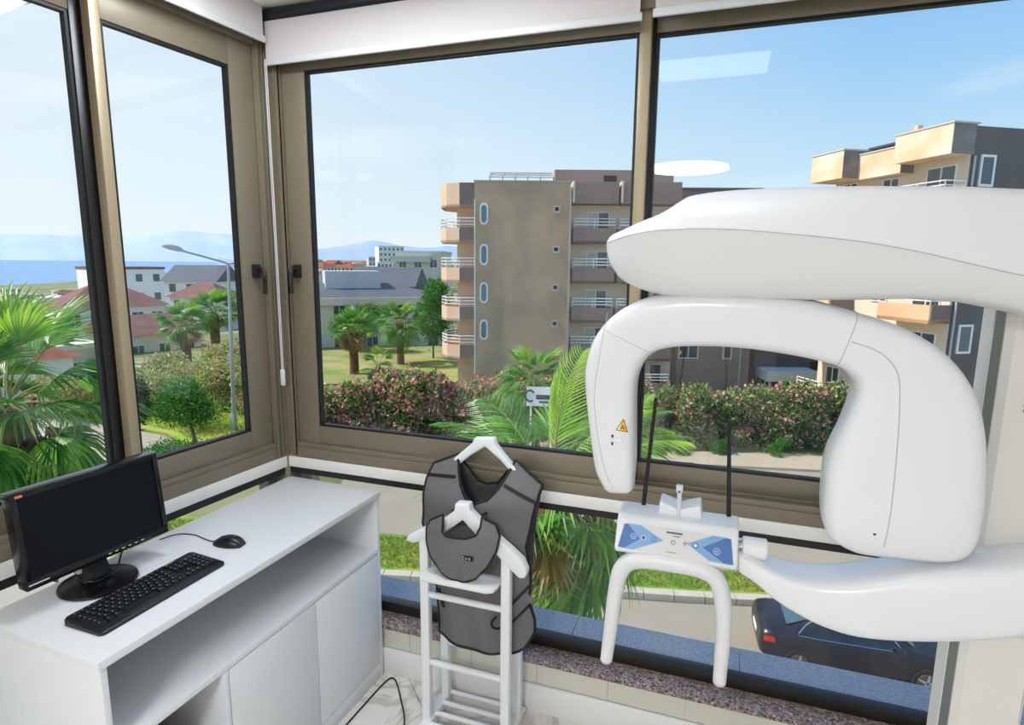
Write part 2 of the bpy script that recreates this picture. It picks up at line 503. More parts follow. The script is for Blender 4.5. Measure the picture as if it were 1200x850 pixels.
sash(w2, FW, -1.812, -0.278, 1.060, 2.755, 0.016, 0.058, 0.112, 0.039, 0.098, 0.068, right_m=M_BRONZE2)
sash(w2, FW, -0.300, 1.476, 1.060, 2.755, 0.066, 0.108, 0.034, 0.036, 0.085, 0.060, left_m=M_RUBBER)
handle(w2, FW, -1.772, 1.858)
# left, upper
w1 = window('window_2', 'bronze sliding window with two panes on the left wall', LW, 0, 2.35, 1.003, 2.82)
mb = MB(); mb.box(0.0, 2.35, 0.0, 0.12, 1.003, 1.055, LW); mb.box(0.0, 2.35, 0.004, 0.018, 1.055, 1.078, LW)
mb.build('bottom_frame', M_BRONZE, w1, bevel=0.002)
mb = MB(); mb.box(0.012, 0.058, 0.0, 0.12, 1.055, 2.83, LW)
for a, b in ((0.002, 0.010), (0.026, 0.033), (0.050, 0.058)): mb.box(a, b, -0.010, 0.0, 1.012, 2.83, LW)
mb.build('side_frame', M_BRONZE, w1, bevel=0.002)
MB().box(0.058, 2.35, 0.0, 0.12, 2.782, 2.83, LW).build('top_frame', M_BRONZE, w1, bevel=0.002)
sash(w1, LW, 0.062, 0.706, 1.062, 2.785, 0.016, 0.058, 0.115, 0.034, 0.100, 0.112, right_m=M_BRONZE2)
sash(w1, LW, 0.676, 2.30, 1.062, 2.785, 0.066, 0.108, 0.062, 0.06, 0.090, 0.100, left_m=mat('dark_stile', (44, 44, 46), 0.3, 0.3))
handle(w1, LW, 0.110, 1.858)
# front, lower
w3 = window('window_3', 'long fixed lower window of the front wall above the granite sill', FW, -1.875, 1.48, 0.26, 0.95)
M_DARKF = mat('dark_bronze_frame', (46, 43, 38), 0.4, 0.4)
mb = MB(); mb.box(-1.86, 1.478, 0.085, 0.135, 0.2565, 0.305, FW); mb.build('bottom_frame', M_DARKF, w3, bevel=0.002)
MB().box(-1.86, 1.478, 0.002, 0.12, 0.924, 0.9515, FW).build('top_frame', M_RUBBER, w3)
MB().box(-1.86, -1.80, 0.07, 0.13, 0.305, 0.925, FW).build('side_frame', mat('grey_frame', (150, 148, 144), 0.4, 0.3), w3)
MB().box(-1.80, 1.478, 0.103, 0.108, 0.300, 0.930, FW).build('pane', M_GLASS, w3)
# left, lower
w4 = window('window_4', 'fixed lower window of the left wall behind the desk', LW, 0, 2.35, 0.26, 0.95)
MB().box(0.02, 2.35, 0.085, 0.11, 0.2585, 0.305, LW).build('bottom_frame', M_DARKF, w4)
MB().box(0.02, 2.35, 0.002, 0.12, 0.918, 0.9495, LW).build('top_frame', M_RUBBER, w4)
MB().box(0.015, 0.06, 0.07, 0.12, 0.305, 0.915, LW).build('side_frame', MATS['grey_frame'], w4)
MB().box(0.06, 2.35, 0.093, 0.098, 0.300, 0.92, LW).build('pane', M_GLASS, w4)

# ceiling trims over the blinds
o = MB().box(-1.86, 3.0, 2.10, 2.2, 2.925, 2.95).build('trim_7', M_RAIL, bevel=0.003)
tag(o, 'white ceiling profile above the front blinds', 'trim', kind='structure')
o = MB().box(0.10, 2.35, -0.10, 0.0, 2.937, 2.95, LW).build('trim_8', M_RAIL, bevel=0.003)
tag(o, 'white ceiling profile above the left blind', 'trim', kind='structure')

# ------------------------------------------------------------------ roller blinds, rolled up
M_FABRIC = mat('ivory_blind_fabric', (212, 206, 207), 0.8, vary=0.03, scale=60, stretch=(1, 1, 20))
M_BAR = mat('white_blind_bar', (218, 218, 222), 0.4)
def blind(label, W, s0, s1, zb, zt, tube_z, d, n_in):
    t = thing('roller_blind', label, 'blind', W((s0 + s1) / 2, d, zb), group='roller blinds over the windows')
    MB().box(s0, s1, d - 0.001, d + 0.001, zb + 0.02, zt, W).build('fabric', M_FABRIC, t)
    MB().box(s0 - 0.008, s1 + 0.008, d - 0.006, d + 0.006, zb, zb + 0.026, W).build('bottom_bar', M_BAR, t, bevel=0.003)
    if tube_z:
        P = [W(s0 - 0.004, d + 0.012, tube_z), W(s1 + 0.004, d + 0.012, tube_z)]
        MB().tube(P, 0.026, 14).build('roller_tube', mat('navy_tube', (18, 20, 34), 0.35), t, smooth=True)
    return t
b1 = blind('ivory roller blind over the left pane of the front window with dark roller', FW, -1.842, -0.312, 2.702, 2.878, 2.895, -0.035, 0)
b2 = blind('ivory roller blind at the top of the right front pane above the machine', FW, -0.262, 1.45, 2.708, 2.90, 2.897, -0.035, 0)
b3 = blind('ivory roller blind on the left wall at the top left corner', LW, 0.055, 2.25, 2.784, 2.936, None, -0.05, 0)
# bead chain with its weight, hanging in the corner
for dx in (-0.004, 0.004):
    MB().tube([(-1.834 + dx, 2.150, 2.70), (-1.832 + dx, 2.150, 2.0), (-1.832 + dx, 2.150, 1.42)], 0.0022, 6).build('pull_chain', M_BAR, b1)
MB().box(-1.843, -1.822, 2.143, 2.157, 1.350, 1.425).build('chain_weight', M_BAR, b1, bevel=0.005)

# ------------------------------------------------------------------ ceiling lamps (mirrored in the glass, save the added long panel)
def ceiling_lamp(x, y, label):
    t = thing('ceiling_lamp', label, 'lamp', (x, y, 2.95), group='round ceiling lamps')
    MB().lathe([(0.0, 2.949), (0.40, 2.949), (0.42, 2.94), (0.42, 2.90), (0.40, 2.89), (0.0, 2.89)], (x, y, 0), 40).build('housing', M_WHITE, t, smooth=True)
    MB().lathe([(0.0, 2.889), (0.395, 2.889), (0.395, 2.885), (0.0, 2.884)], (x, y, 0), 40).build('diffuser', emit_mat('lamp_glow', (1, 0.985, 0.96), 14.0), t)
    d = bpy.data.lights.new('lamp_light', 'AREA'); d.shape = 'DISK'; d.size = 0.8; d.energy = LAMP_POWER; d.color = (0.90, 0.95, 1.0)
    lo = bpy.data.objects.new('lamp_light', d); COL.objects.link(lo); lo.parent = t; lo.location = (0, 0, -0.09)
def ceiling_panel(x, y, w, h, power, label):
    t = thing('ceiling_light_panel', label, 'lamp', (x, y, 2.95), group='flat ceiling light panels')
    mb = MB()
    for a, b, c, e in ((-w / 2, w / 2, -h / 2, -h / 2 + 0.02), (-w / 2, w / 2, h / 2 - 0.02, h / 2), (-w / 2, -w / 2 + 0.02, -h / 2 + 0.02, h / 2 - 0.02), (w / 2 - 0.02, w / 2, -h / 2 + 0.02, h / 2 - 0.02)):
        mb.box(a, b, c, e, -0.03, -0.001)
    mb.build('frame', M_WHITE, t, local=True)
    MB().box(-w / 2 + 0.021, w / 2 - 0.021, -h / 2 + 0.021, h / 2 - 0.021, -0.018, -0.012).build('diffuser', emit_mat('panel_glow', (0.92, 0.96, 1.0), 1.5), t, local=True)
    d = bpy.data.lights.new('panel_light', 'AREA'); d.shape = 'RECTANGLE'; d.size = w - 0.05; d.size_y = h - 0.05; d.energy = power; d.color = (0.90, 0.95, 1.0)
    lo = bpy.data.objects.new('panel_light', d); COL.objects.link(lo); lo.parent = t; lo.location = (0, 0, -0.03)
ceiling_panel(-1.16, 1.60, 1.15, 0.22, 13.5, 'long flat light panel added over the desk end to brighten the desk top')  # no known lamp here, added light for the desk top
ceiling_panel(-0.12, 1.09, 0.60, 0.42, 1.5, 'small flat ceiling light panel mirrored at the top of the right front pane')
ceiling_lamp(-0.40, -2.0, 'round white ceiling lamp behind the camera, mirrored in the right front pane')
ceiling_lamp(-4.70, -2.0, 'round white ceiling lamp of the rear room, mirrored in the left front pane')

# ================================================================== DESK AND COMPUTER
M_LAM = mat('white_laminate', (232, 233, 236), 0.42, vary=0.015, scale=8)
M_LAMEDGE = mat('white_edge_band', (220, 220, 222), 0.45)
dk = thing('computer_desk', 'white laminate desk cabinet with open shelf niche and two doors', 'desk', (-1.42, 0.942, 0), R(87.8))
def dbox(name, x0, x1, y0, y1, z0, z1, m=M_LAM, bevel=0.0015, parent=dk):
    return MB().box(x0, x1, y0, y1, z0, z1).build(name, m, parent, local=True, bevel=bevel)
dbox('worktop', 0.0, 1.25, 0.0, 0.50, 0.876, 0.900)
dbox('side_panel', 0.006, 0.024, 0.006, 0.49, 0.0, 0.8755)
dbox('side_panel', 1.226, 1.244, 0.006, 0.49, 0.0, 0.8755)
dbox('niche_shelf', 0.0245, 1.2255, 0.006, 0.47, 0.612, 0.634)
dbox('divider', 0.372, 0.390, 0.006, 0.47, 0.095, 0.6115)
dbox('bottom_shelf', 0.0245, 1.2255, 0.03, 0.47, 0.077, 0.0945)
dbox('back_panel', 0.0245, 1.2255, 0.472, 0.488, 0.0, 0.8755)
dbox('plinth', 0.0245, 1.2255, 0.008, 0.026, 0.0, 0.074)
dbox('door', 0.393, 0.8075, 0.006, 0.024, 0.078, 0.609)
dbox('door', 0.8105, 1.2245, 0.006, 0.024, 0.078, 0.609)

# computer tower in the open niche
tw = thing('computer_tower', 'black computer tower standing in the open desk compartment', 'computer', (-1.66, 1.13, 0.095), R(87.8))
MB().box(-0.10, 0.09, -0.16, 0.17, 0.0, 0.36).build('case', M_BLACK, tw, local=True, bevel=0.006)
MB().box(-0.095, 0.085, -0.166, -0.1605, 0.005, 0.355).build('front_panel', mat('gloss_black', (10, 10, 12), 0.15), tw, local=True, bevel=0.002)
MB().lathe([(0.0, -0.170), (0.010, -0.170), (0.010, -0.166), (0.0, -0.166)], (0, 0, 0.32), 12, 'y').build('power_button', mat('silver_plastic', (150, 152, 156), 0.3, 0.6), tw, local=True)

# monitor
mo = thing('monitor', 'black flat monitor with dark screen standing on the white desk', 'monitor', (-1.785, 1.215, 0.9), R(85.2))
TILT = math.tan(R(6.0))
def tilt(x, y, z): return (x, y + (z - 0.085) * TILT, z)
x0, x1 = -0.204, 0.222
mb = MB()
b = 0.016
mb.box(x0, x1, -0.031, 0.012, 0.085, 0.085 + b + 0.010, tilt); mb.box(x0, x1, -0.031, 0.012, 0.362 - b, 0.362, tilt)
mb.box(x0, x0 + b, -0.031, 0.012, 0.111, 0.346, tilt); mb.box(x1 - b, x1, -0.031, 0.012, 0.111, 0.346, tilt)
mb.build('bezel', mat('piano_black', (13, 13, 16), 0.22), mo, local=True, bevel=0.0015)
MB().box(x0 + b, x1 - b, -0.026, -0.020, 0.111, 0.346, tilt).build('screen', mat('dark_screen', (9, 12, 20), 0.30, spec=0.22), mo, local=True)
MB().hexa([tilt(x0 + .01, 0.0125, 0.095), tilt(x1 - .01, 0.0125, 0.095), tilt(x1 - .05, 0.045, 0.125), tilt(x0 + .05, 0.045, 0.125)],
          [tilt(x0 + .01, 0.0125, 0.352), tilt(x1 - .01, 0.0125, 0.352), tilt(x1 - .05, 0.045, 0.315), tilt(x0 + .05, 0.045, 0.315)]).build('back_shell', M_BLACK, mo, local=True, bevel=0.006)
MB().rings([[(0.006 + a * w, 0.030 + c * d, z) for a, c in ((-1, -1), (1, -1), (1, 1), (-1, 1))]
            for z, w, d in ((0.012, 0.05, 0.034), (0.03, 0.038, 0.026), (0.06, 0.033, 0.02), (0.11, 0.033, 0.018), (0.20, 0.033, 0.014))]).build('neck', M_BLACK, mo, local=True, bevel=0.004)
MB().lathe([(0.0, 0.0005), (0.104, 0.0005), (0.108, 0.004), (0.106, 0.010), (0.07, 0.017), (0.0, 0.020)], (0, 0, 0), 40).build('base', mat('satin_black', (16, 17, 20), 0.22), mo, local=True, smooth=True)
for k in range(6):
    xx = 0.02 + 0.021 * k
    MB().box(xx, xx + 0.009, -0.0325, -0.0305, 0.094, 0.0965, tilt).build('button', mat('pale_print', (205, 208, 214), 0.5), mo, local=True)
MB().box(x0 + 0.006, x0 + 0.058, -0.0322, -0.0306, 0.098, 0.101, tilt).build('name_print', MATS['pale_print'], mo, local=True)
MB().box(x0 + 0.012, x0 + 0.030, -0.0322, -0.0306, 0.349, 0.356, tilt).build('sticker', mat('orange_sticker', (226, 108, 70), 0.5), mo, local=True)
# cables of the monitor
MB().tube(catmull([(0.085, 0.03, 0.14), (0.10, 0.025, 0.09), (0.085, 0.02, 0.045), (0.04, -0.02, 0.03), (-0.03, -0.03, 0.028), (-0.05, 0.02, 0.05), (-0.05, 0.035, 0.13)], 5), 0.0028, 7).build('cable', M_BLACK, mo, local=True, smooth=True)
MB().box(-0.062, -0.050, -0.012, 0.004, 0.062, 0.082).build('cable_plug', mat('white_plug', (225, 225, 225), 0.4), mo, local=True, bevel=0.002)

# keyboard
kb = thing('keyboard', 'black full-size keyboard lying on the white desk', 'keyboard', (-1.586, 1.234, 0.9), R(88.9))
def kh(y): return 0.012 + (y + 0.075) / 0.15 * 0.009
HW, HD, RC = 0.212, 0.077, 0.014
outline = []
for cx, cy, a0 in ((HW - RC, HD - RC, 0), (-HW + RC, HD - RC, 90), (-HW + RC, -HD + RC, 180), (HW - RC, -HD + RC, 270)):
    for k in range(5):
        a = R(a0 + 22.5 * k); outline.append((cx + RC * math.cos(a), cy + RC * math.sin(a)))
def ins(f, dz, full=False): return [(x * f, y * f if not full else y, (0.0008 if full else kh(y) + dz)) for x, y in outline]
MB().rings([[(x, y, 0.0008) for x, y in outline], [(x, y, kh(y) * 0.75) for x, y in outline], [(x * 0.988, y * 0.97, kh(y) - 0.001) for x, y in outline]]).build('body', mat('keyboard_black', (17, 18, 21), 0.42), kb, local=True, smooth=True)
keys, leg = MB(), MB()
rows = [(0.054, 15, 1.0), (0.033, 15, 1.0), (0.0145, 14, 1.07), (-0.004, 13, 1.15), (-0.0225, 12, 1.25), (-0.041, 8, 1.0)]
def key(xc, yc, w, mark=True):
    h = 0.0085
    z0 = kh(yc) - 0.001
    keys.hexa([(xc - w, yc - h, z0), (xc + w, yc - h, z0), (xc + w, yc + h, z0), (xc - w, yc + h, z0)],
              [(xc - w * .8, yc - h * .75, z0 + .007), (xc + w * .8, yc - h * .75, z0 + .007), (xc + w * .8, yc + h * .8, z0 + .0075), (xc - w * .8, yc + h * .8, z0 + .0075)])
    if mark:
        a = xc - w * .5; q = yc + 0.0012; z = z0 + 0.0079
        ww = 0.0022 + 0.0012 * random.random()
        leg.add([(a, q, z), (a + ww, q, z), (a + ww, q + 0.0034, z), (a, q + 0.0034, z)], [(0, 1, 2, 3)])
for y, n, f in rows:
    L0, L1 = -0.197, 0.085
    if y < -0.04:
        ws = [1.3, 1.1, 1.2, 5.6, 1.2, 1.1, 1.1, 1.3]
    else:
        ws = [1.0] * n; ws[0] = f * 1.2; ws[-1] = f * 1.5
    tot = sum(ws); u = (L1 - L0) / tot; xx = L0
    for k, w in enumerate(ws):
        key(xx + w * u / 2, y, w * u / 2 - 0.0009, not (y < -0.04 and k == 3)); xx += w * u
for y in (0.054, 0.033, 0.0145, -0.041):
    for k in range(3): key(0.100 + 0.018 * k, y, 0.0082)
key(0.118, -0.0225, 0.0082)
for y in (0.033, 0.0145, -0.004, -0.0225, -0.041):
    for k in range(3): key(0.156 + 0.017 * k, y, 0.0078)
keys.build('keys', mat('key_black', (22, 23, 27), 0.5), kb, local=True, kind='stuff')
leg.build('key_print', MATS['pale_print'], kb, local=True, kind='stuff')
MB().box(0.10, 0.14, 0.066, 0.071, kh(0.07) - 0.002, kh(0.07) + 0.0004).build('name_print', MATS['pale_print'], kb, local=True)

# mouse
ms = thing('computer_mouse', 'black wired mouse on the desk beyond the keyboard', 'mouse', (-1.604, 1.560, 0.9), R(98))
rings = []
for t in np.linspace(0, 1, 11):
    xx = -0.055 + 0.11 * t
    w = 0.035 * (math.sin(math.pi * (0.06 + 0.88 * t)) ** 0.45) * (1 - 0.12 * math.sin(math.pi * t))
    h = 0.038 * (math.sin(math.pi * (0.08 + 0.84 * t)) ** 0.7) * (1.05 - 0.25 * t)
    ring = []
    for k in range(16):
        a = math.pi * k / 15
        ring.append((w * math.cos(a), xx, 0.001 + h * math.sin(a) ** 0.8))
    rings.append(ring)
MB().rings(rings, True, True).build('body', mat('mouse_black', (19, 20, 23), 0.32), ms, local=True, smooth=True)
MB().tube([(-0.004, 0.026, 0.0215), (0.004, 0.026, 0.0215)], 0.009, 14).build('scroll_wheel', mat('wheel_grey', (90, 92, 98), 0.5), ms, local=True, smooth=True)
MB().box(-0.006, 0.006, -0.028, -0.022, 0.0345, 0.0362).build('logo_print', MATS['wheel_grey'], ms, local=True)
cab = catmull([(-1.652, 1.556, 0.910), (-1.675, 1.553, 0.904), (-1.72, 1.560, 0.903), (-1.78, 1.572, 0.903), (-1.84, 1.555, 0.903), (-1.865, 1.50, 0.903)], 6)
MB().tube(cab, 0.0019, 6).build('cable', M_BLACK, ms, smooth=True)

# black cable creeping out from under the desk over the floor
o = MB().tube(catmull([(-1.372, 1.45, 0.004), (-1.362, 1.75, 0.004), (-1.350, 2.02, 0.004), (-1.340, 2.145, 0.004), (-1.318, 2.172, 0.004), (-1.275, 2.135, 0.004), (-1.215, 2.06, 0.004), (-1.145, 1.965, 0.004), (-1.09, 1.84, 0.004), (-1.07, 1.7, 0.004)], 8), 0.0036, 8).build('floor_cable', M_BLACK, smooth=True)
tag(o, 'black cable on the marble floor beside the desk', 'cable')

# ================================================================== VALET STAND WITH X-RAY APRON
M_VAL = mat('white_lacquer', (240, 241, 243), 0.35)
vs = thing('valet_stand', 'white wooden valet stand with slatted foot and hanger top', 'stand', (-0.87, 2.04, 0))
XL, XR, YF, YB = -1.040, -0.698, 1.975, 2.115
def post(x, y, z0, z1, r=0.0185):
    MB().box(x - r, x + r, y - r, y + r, z0, z1).build('post', M_VAL, vs, bevel=0.006, seg=3)
post(XL, YF, 0.04, 0.845); post(XR, YF, 0.04, 0.845)
post(XL + 0.018, YB, 0.04, 1.06); post(XR, YB, 0.04, 1.06)
for x in (XL + 0.008, XR):
    MB().prism([(1.83, 0.0), (1.83, 0.02), (1.86, 0.045), (2.16, 0.045), (2.185, 0.02), (2.185, 0.0)], x - 0.020, x + 0.020, 'x').build('foot', M_VAL, vs, bevel=0.004)
for y in (1.87, 1.93, 1.995, 2.06, 2.13):
    MB().tube([(XL + 0.028, y, 0.052), (XR - 0.020, y, 0.052)], 0.0095, 10).build('foot_slat', M_VAL, vs, smooth=True)
for z in (0.595, 0.298):
    MB().tube([(XL + 0.015, YF, z), (XR - 0.015, YF, z)], 0.0125, 12).build('rung', M_VAL, vs, smooth=True)
MB().tube([(XL + 0.03, YB, 0.298), (XR - 0.015, YB, 0.298)], 0.0105, 12).build('rung', M_VAL, vs, smooth=True)
# little tray with rounded corners
tr = [(XL + 0.02, 1.885), (XR - 0.05, 1.885), (XR - 0.025, 1.90), (XR - 0.02, 1.925), (XR - 0.02, 2.0), (XL + 0.02, 2.0)]
MB().prism(tr, 0.700, 0.716, 'z').build('tray', M_VAL, vs, bevel=0.004)
# front hanger: shoulders of a coat hanger on the two front posts
def bow(pts, y0, y1, name, parent, m=M_VAL, bevel=0.008):
    return MB().prism(pts, y0, y1, 'y').build(name, m, parent, bevel=bevel, seg=3)
hang = [(-1.118, 0.815), (-1.105, 0.842), (-1.06, 0.868), (-0.99, 0.905), (-0.935, 0.945), (-0.905, 0.972), (-0.902, 1.004), (-0.845, 1.008), (-0.838, 0.978), (-0.80, 0.945), (-0.74, 0.898),
        (-0.675, 0.852), (-0.632, 0.818), (-0.612, 0.778), (-0.618, 0.752), (-0.642, 0.745), (-0.675, 0.772), (-0.735, 0.825), (-0.80, 0.876), (-0.845, 0.915), (-0.87, 0.940), (-0.90, 0.915), (-0.95, 0.872), (-1.02, 0.838), (-1.08, 0.812)]
bow(hang, YF - 0.022, YF + 0.022, 'front_hanger', vs)
# rear hanger, taller
hb = [(-1.075, 1.03), (-0.985, 1.115), (-0.93, 1.165), (-0.892, 1.20), (-0.884, 1.222), (-0.800, 1.230), (-0.793, 1.205), (-0.76, 1.165), (-0.70, 1.105), (-0.625, 1.03), (-0.645, 1.018), (-0.715, 1.085), (-0.775, 1.143), (-0.838, 1.190), (-0.905, 1.143), (-0.97, 1.085), (-1.05, 1.015)]
bow(hb, YB - 0.017, YB + 0.017, 'rear_hanger', vs)

M_LEAD = mat('grey_lead_cloth', (112, 108, 111), 0.55, vary=0.06, scale=5, bump=0.15, bscale=260)
M_LEADB = mat('grey_lead_lining', (86, 84, 86), 0.6)
M_TRIM = mat('black_binding', (12, 12, 15), 0.6)
ap = thing('lead_apron', 'grey sleeveless x-ray apron with black binding hanging on the valet stand', 'apron', (-0.86, 2.07, 0.36))
fo = [(-0.958, 1.142), (-1.064, 1.094), (-1.082, 1.04), (-1.090, 0.92), (-1.098, 0.845), (-1.070, 0.80), (-1.040, 0.745), (-1.026, 0.60), (-1.018, 0.50), (-1.016, 0.392), (-0.96, 0.374), (-0.86, 0.362), (-0.76, 0.364), (-0.69, 0.376), (-0.645, 0.405), (-0.612, 0.465),
      (-0.614, 0.52), (-0.633, 0.60), (-0.630, 0.70), (-0.640, 0.80), (-0.646, 0.83), (-0.628, 0.93), (-0.615, 1.00), (-0.600, 1.064), (-0.717, 1.142), (-0.735, 1.095), (-0.760, 1.045), (-0.80, 1.002), (-0.85, 0.984), (-0.890, 1.000), (-0.918, 1.035), (-0.943, 1.10)]
def apf(x, z):
    u = (x + 0.85) / 0.24
    top = max(0.0, (z - 0.98) / 0.16)
    y = 2.030 + 0.030 * u * u - 0.012 * math.cos(u * 2.2) * max(0, 1 - top)
    y += 0.006 * math.sin(x * 46 + z * 9) * min(1.0, max(0.0, (1.0 - z) * 2)) + 0.004 * math.sin(z * 31 + x * 12)
    return y + 0.085 * top ** 1.3
panel(fo, 0.016, apf, 0.006, 'front_panel', M_LEAD, ap)
def edge(pts, f, r, name, closed=False, m=M_TRIM, parent=None, off=-0.003):
    P = np.array(pts + ([pts[0]] if closed else []))
    Q = []
    for a, b in zip(P[:-1], P[1:]):
        k = max(1, int(np.hypot(*(b - a)) / 0.018))
        for i in range(k): Q.append(a + (b - a) * i / k)
    Q.append(P[-1])
    return MB().tube([(x, f(x, z) + off, z) for x, z in Q], r, 7).build(name, m, parent, smooth=True)
edge(fo, apf, 0.0068, 'binding', True, parent=ap)
def strip(a, b, w, f, name, m, off):
    """flat band along a straight line on the cloth"""
    a, b = np.array(a), np.array(b); d = b - a; L = np.hypot(*d); d /= L; nn = np.array([-d[1], d[0]]) * w / 2
    n = max(2, int(L / 0.02)); mb = MB(); rings = []
    for i in range(n + 1):
        p = a + d * L * i / n; q0, q1 = p - nn, p + nn
        y0, y1 = f(*q0) + off, f(*q1) + off
        rings.append([(q0[0], y0, q0[1]), (q1[0], y1, q1[1]), (q1[0], y1 + 0.004, q1[1]), (q0[0], y0 + 0.004, q0[1])])
    return mb.rings(rings).build(name, m, ap)
strip((-1.080, 1.052), (-0.948, 1.066), 0.011, apf, 'shoulder_seam', M_TRIM, -0.0105)
strip((-0.742, 1.062), (-0.612, 1.005), 0.011, apf, 'shoulder_seam', M_TRIM, -0.0105)
# belt at the right hip, edged in black
strip((-0.722, 0.515), (-0.630, 0.628), 0.052, apf, 'belt', M_LEAD, -0.0115)
strip((-0.742, 0.535), (-0.634, 0.662), 0.010, apf, 'belt_edge', M_TRIM, -0.0135)
strip((-0.722, 0.480), (-0.625, 0.592), 0.010, apf, 'belt_edge', M_TRIM, -0.0135)
strip((-1.012, 0.590), (-0.985, 0.520), 0.014, apf, 'strap_end', M_TRIM, -0.012)
MB().tube(catmull([(-0.752, 2.008, 0.535), (-0.768, 2.004, 0.515), (-0.766, 2.004, 0.492), (-0.745, 2.006, 0.488), (-0.728, 2.01, 0.50)], 5), 0.0045, 7).build('belt_loop', M_TRIM, ap, smooth=True)
bo = [(-0.962, 1.140), (-1.055, 1.090), (-1.06, 0.85), (-1.0, 0.45), (-0.66, 0.43), (-0.64, 0.85), (-0.61, 1.065), (-0.715, 1.140), (-0.80, 1.030), (-0.85, 1.018), (-0.885, 1.028)]
def bpf(x, z):
    return 2.165 - 0.02 * ((x + 0.85) / 0.24) ** 2 - 0.035 * max(0, (z - 0.98) / 0.16)
panel(bo, 0.03, bpf, 0.005, 'back_panel', M_LEADB, ap)
edge(bo[7:] + bo[:1], bpf, 0.005, 'binding', parent=ap)

co = thing('thyroid_collar', 'small grey x-ray thyroid collar with black edging on the front hanger', 'collar', (-0.865, 1.93, 0.72))
cf = [(-0.945, 0.957), (-1.000, 0.925), (-1.016, 0.895), (-1.012, 0.845), (-0.990, 0.79), (-0.945, 0.742), (-0.895, 0.718), (-0.850, 0.718), (-0.800, 0.738), (-0.755, 0.790), (-0.725, 0.85), (-0.716, 0.905), (-0.735, 0.945), (-0.787, 0.968),
      (-0.788, 0.935), (-0.800, 0.905), (-0.838, 0.892), (-0.880, 0.888), (-0.920, 0.886), (-0.938, 0.900), (-0.940, 0.925)]
def cff(x, z):
    u = (x + 0.866) / 0.15
    return 1.918 + 0.034 * u * u - 0.016 * math.exp(-((z - 0.80) / 0.09) ** 2) + 0.004 * math.sin(x * 70) * max(0, (0.9 - z) / 0.18) + 0.02 * max(0, (z - 0.9) / 0.06)
panel(cf, 0.012, cff, 0.005, 'front_panel', M_LEAD, co)
edge(cf, cff, 0.0048, 'binding', True, parent=co)
bk = [(-0.935, 0.955), (-0.940, 0.895), (-0.79, 0.905), (-0.790, 0.965), (-0.83, 0.935), (-0.88, 0.93)]
panel(bk, 0.03, lambda x, z: 2.002, 0.004, 'back_band', M_LEADB, co)
edge(bk[3:] + bk[:1], lambda x, z: 2.002, 0.0045, 'binding', parent=co)
tg = MB().box(-0.846, -0.802, cff(-0.824, 0.822) - 0.0085, cff(-0.824, 0.822) - 0.002, 0.812, 0.832).build('name_tag', M_TRIM, co, bevel=0.003)
yy = cff(-0.824, 0.822) - 0.0092
lg = MB()
for cx, pts in ((-0.839, [(.004, .006), (-.002, .006), (-.004, 0), (-.002, -.006), (.004, -.006)]), (-0.828, [(-.003, -.004), (-.003, .003), (0, .0), (.003, .003), (.003, -.004)]), (-0.8165, [(.003, .003), (-.002, .003), (-.002, 0), (.003, 0), (.003, -.004), (-.003, -.004)])):
    lg.tube([(cx + a, yy, 0.822 + b) for a, b in pts], 0.0009, 5)
lg.build('tag_print', MATS['pale_print'], tg)

# ================================================================== DENTAL X-RAY MACHINE
M_MACH = mat('machine_white', (234, 235, 239), 0.3, coat=0.2)
M_MACH2 = mat('machine_grey_white', (226, 226, 228), 0.35)
M_COLM = mat('column_white', (226, 223, 218), 0.5)
M_GROOVE = mat('seam_grey', (190, 190, 197), 0.6)
YC = 1.55
FX = YC / 1.6
def K(p): return (p[0] * FX, 1.902 + (p[1] - 1.902) * FX)
xr = thing('dental_xray_machine', 'white panoramic dental x-ray machine with curved rotating arm, console and column', 'x-ray machine', (0.66, 1.69, 0))
# column
ch = 0.014
sec = [(0.604, 1.60 + ch), (0.604 + ch, 1.60), (0.735, 1.60), (0.745, 1.61), (0.745, 1.745), (0.604, 1.745), (0.604, 1.680), (0.609, 1.678), (0.609, 1.622), (0.604, 1.620)]
co_ = MB().prism(sec, 0.0, 1.98, 'z').build('column', M_COLM, xr)
MB().box(0.6055, 0.6088, 1.6225, 1.6775, 0.03, 1.97).build('guide_rail', mat('guide_grey', (150, 150, 148), 0.4, 0.4), co_)
MB().box(0.56, 0.80, 1.50, 1.90, 0.0, 0.025).build('base_plate', M_COLM, xr, bevel=0.004)
mb = MB()
for k in range(9): mb.box(0.652, 0.69, 1.5975, 1.6005, 1.585 + 0.0125 * k, 1.592 + 0.0125 * k)
mb.build('vent', mat('vent_grey', (150, 148, 146), 0.6), xr)

# upper arm
stop = [(-0.291, 1.962), (-0.278, 1.977), (-0.252, 1.988), (-0.209, 2.007), (-0.15, 2.031), (-0.105, 2.06), (-0.075, 2.072), (0.014, 2.081), (0.147, 2.083), (0.272, 2.083), (0.374, 2.08), (0.472, 2.077), (0.565, 2.07), (0.655, 2.063), (0.741, 2.05), (0.80, 2.04)]
sseam = [(-0.291, 1.955), (-0.277, 1.959), (-0.251, 1.966), (-0.207, 1.977), (-0.147, 1.984), (-0.101, 1.985), (-0.07, 1.986), (0.021, 1.983), (0.156, 1.97), (0.284, 1.954), (0.389, 1.933), (0.49, 1.907), (0.587, 1.884), (0.679, 1.875), (0.766, 1.869), (0.82, 1.866)]
sbot = [(-0.29, 1.933), (-0.275, 1.897), (-0.247, 1.864), (-0.201, 1.841), (-0.14, 1.825), (-0.092, 1.819), (-0.061, 1.818), (0.031, 1.818), (0.167, 1.822), (0.296, 1.826), (0.399, 1.831), (0.499, 1.826), (0.597, 1.806), (0.69, 1.787), (0.778, 1.778), (0.83, 1.775)]
dep = [0.012, 0.040, 0.066, 0.086, 0.100, 0.106, 0.110, 0.115, 0.118, 0.118, 0.118, 0.118, 0.118, 0.118, 0.118, 0.118]
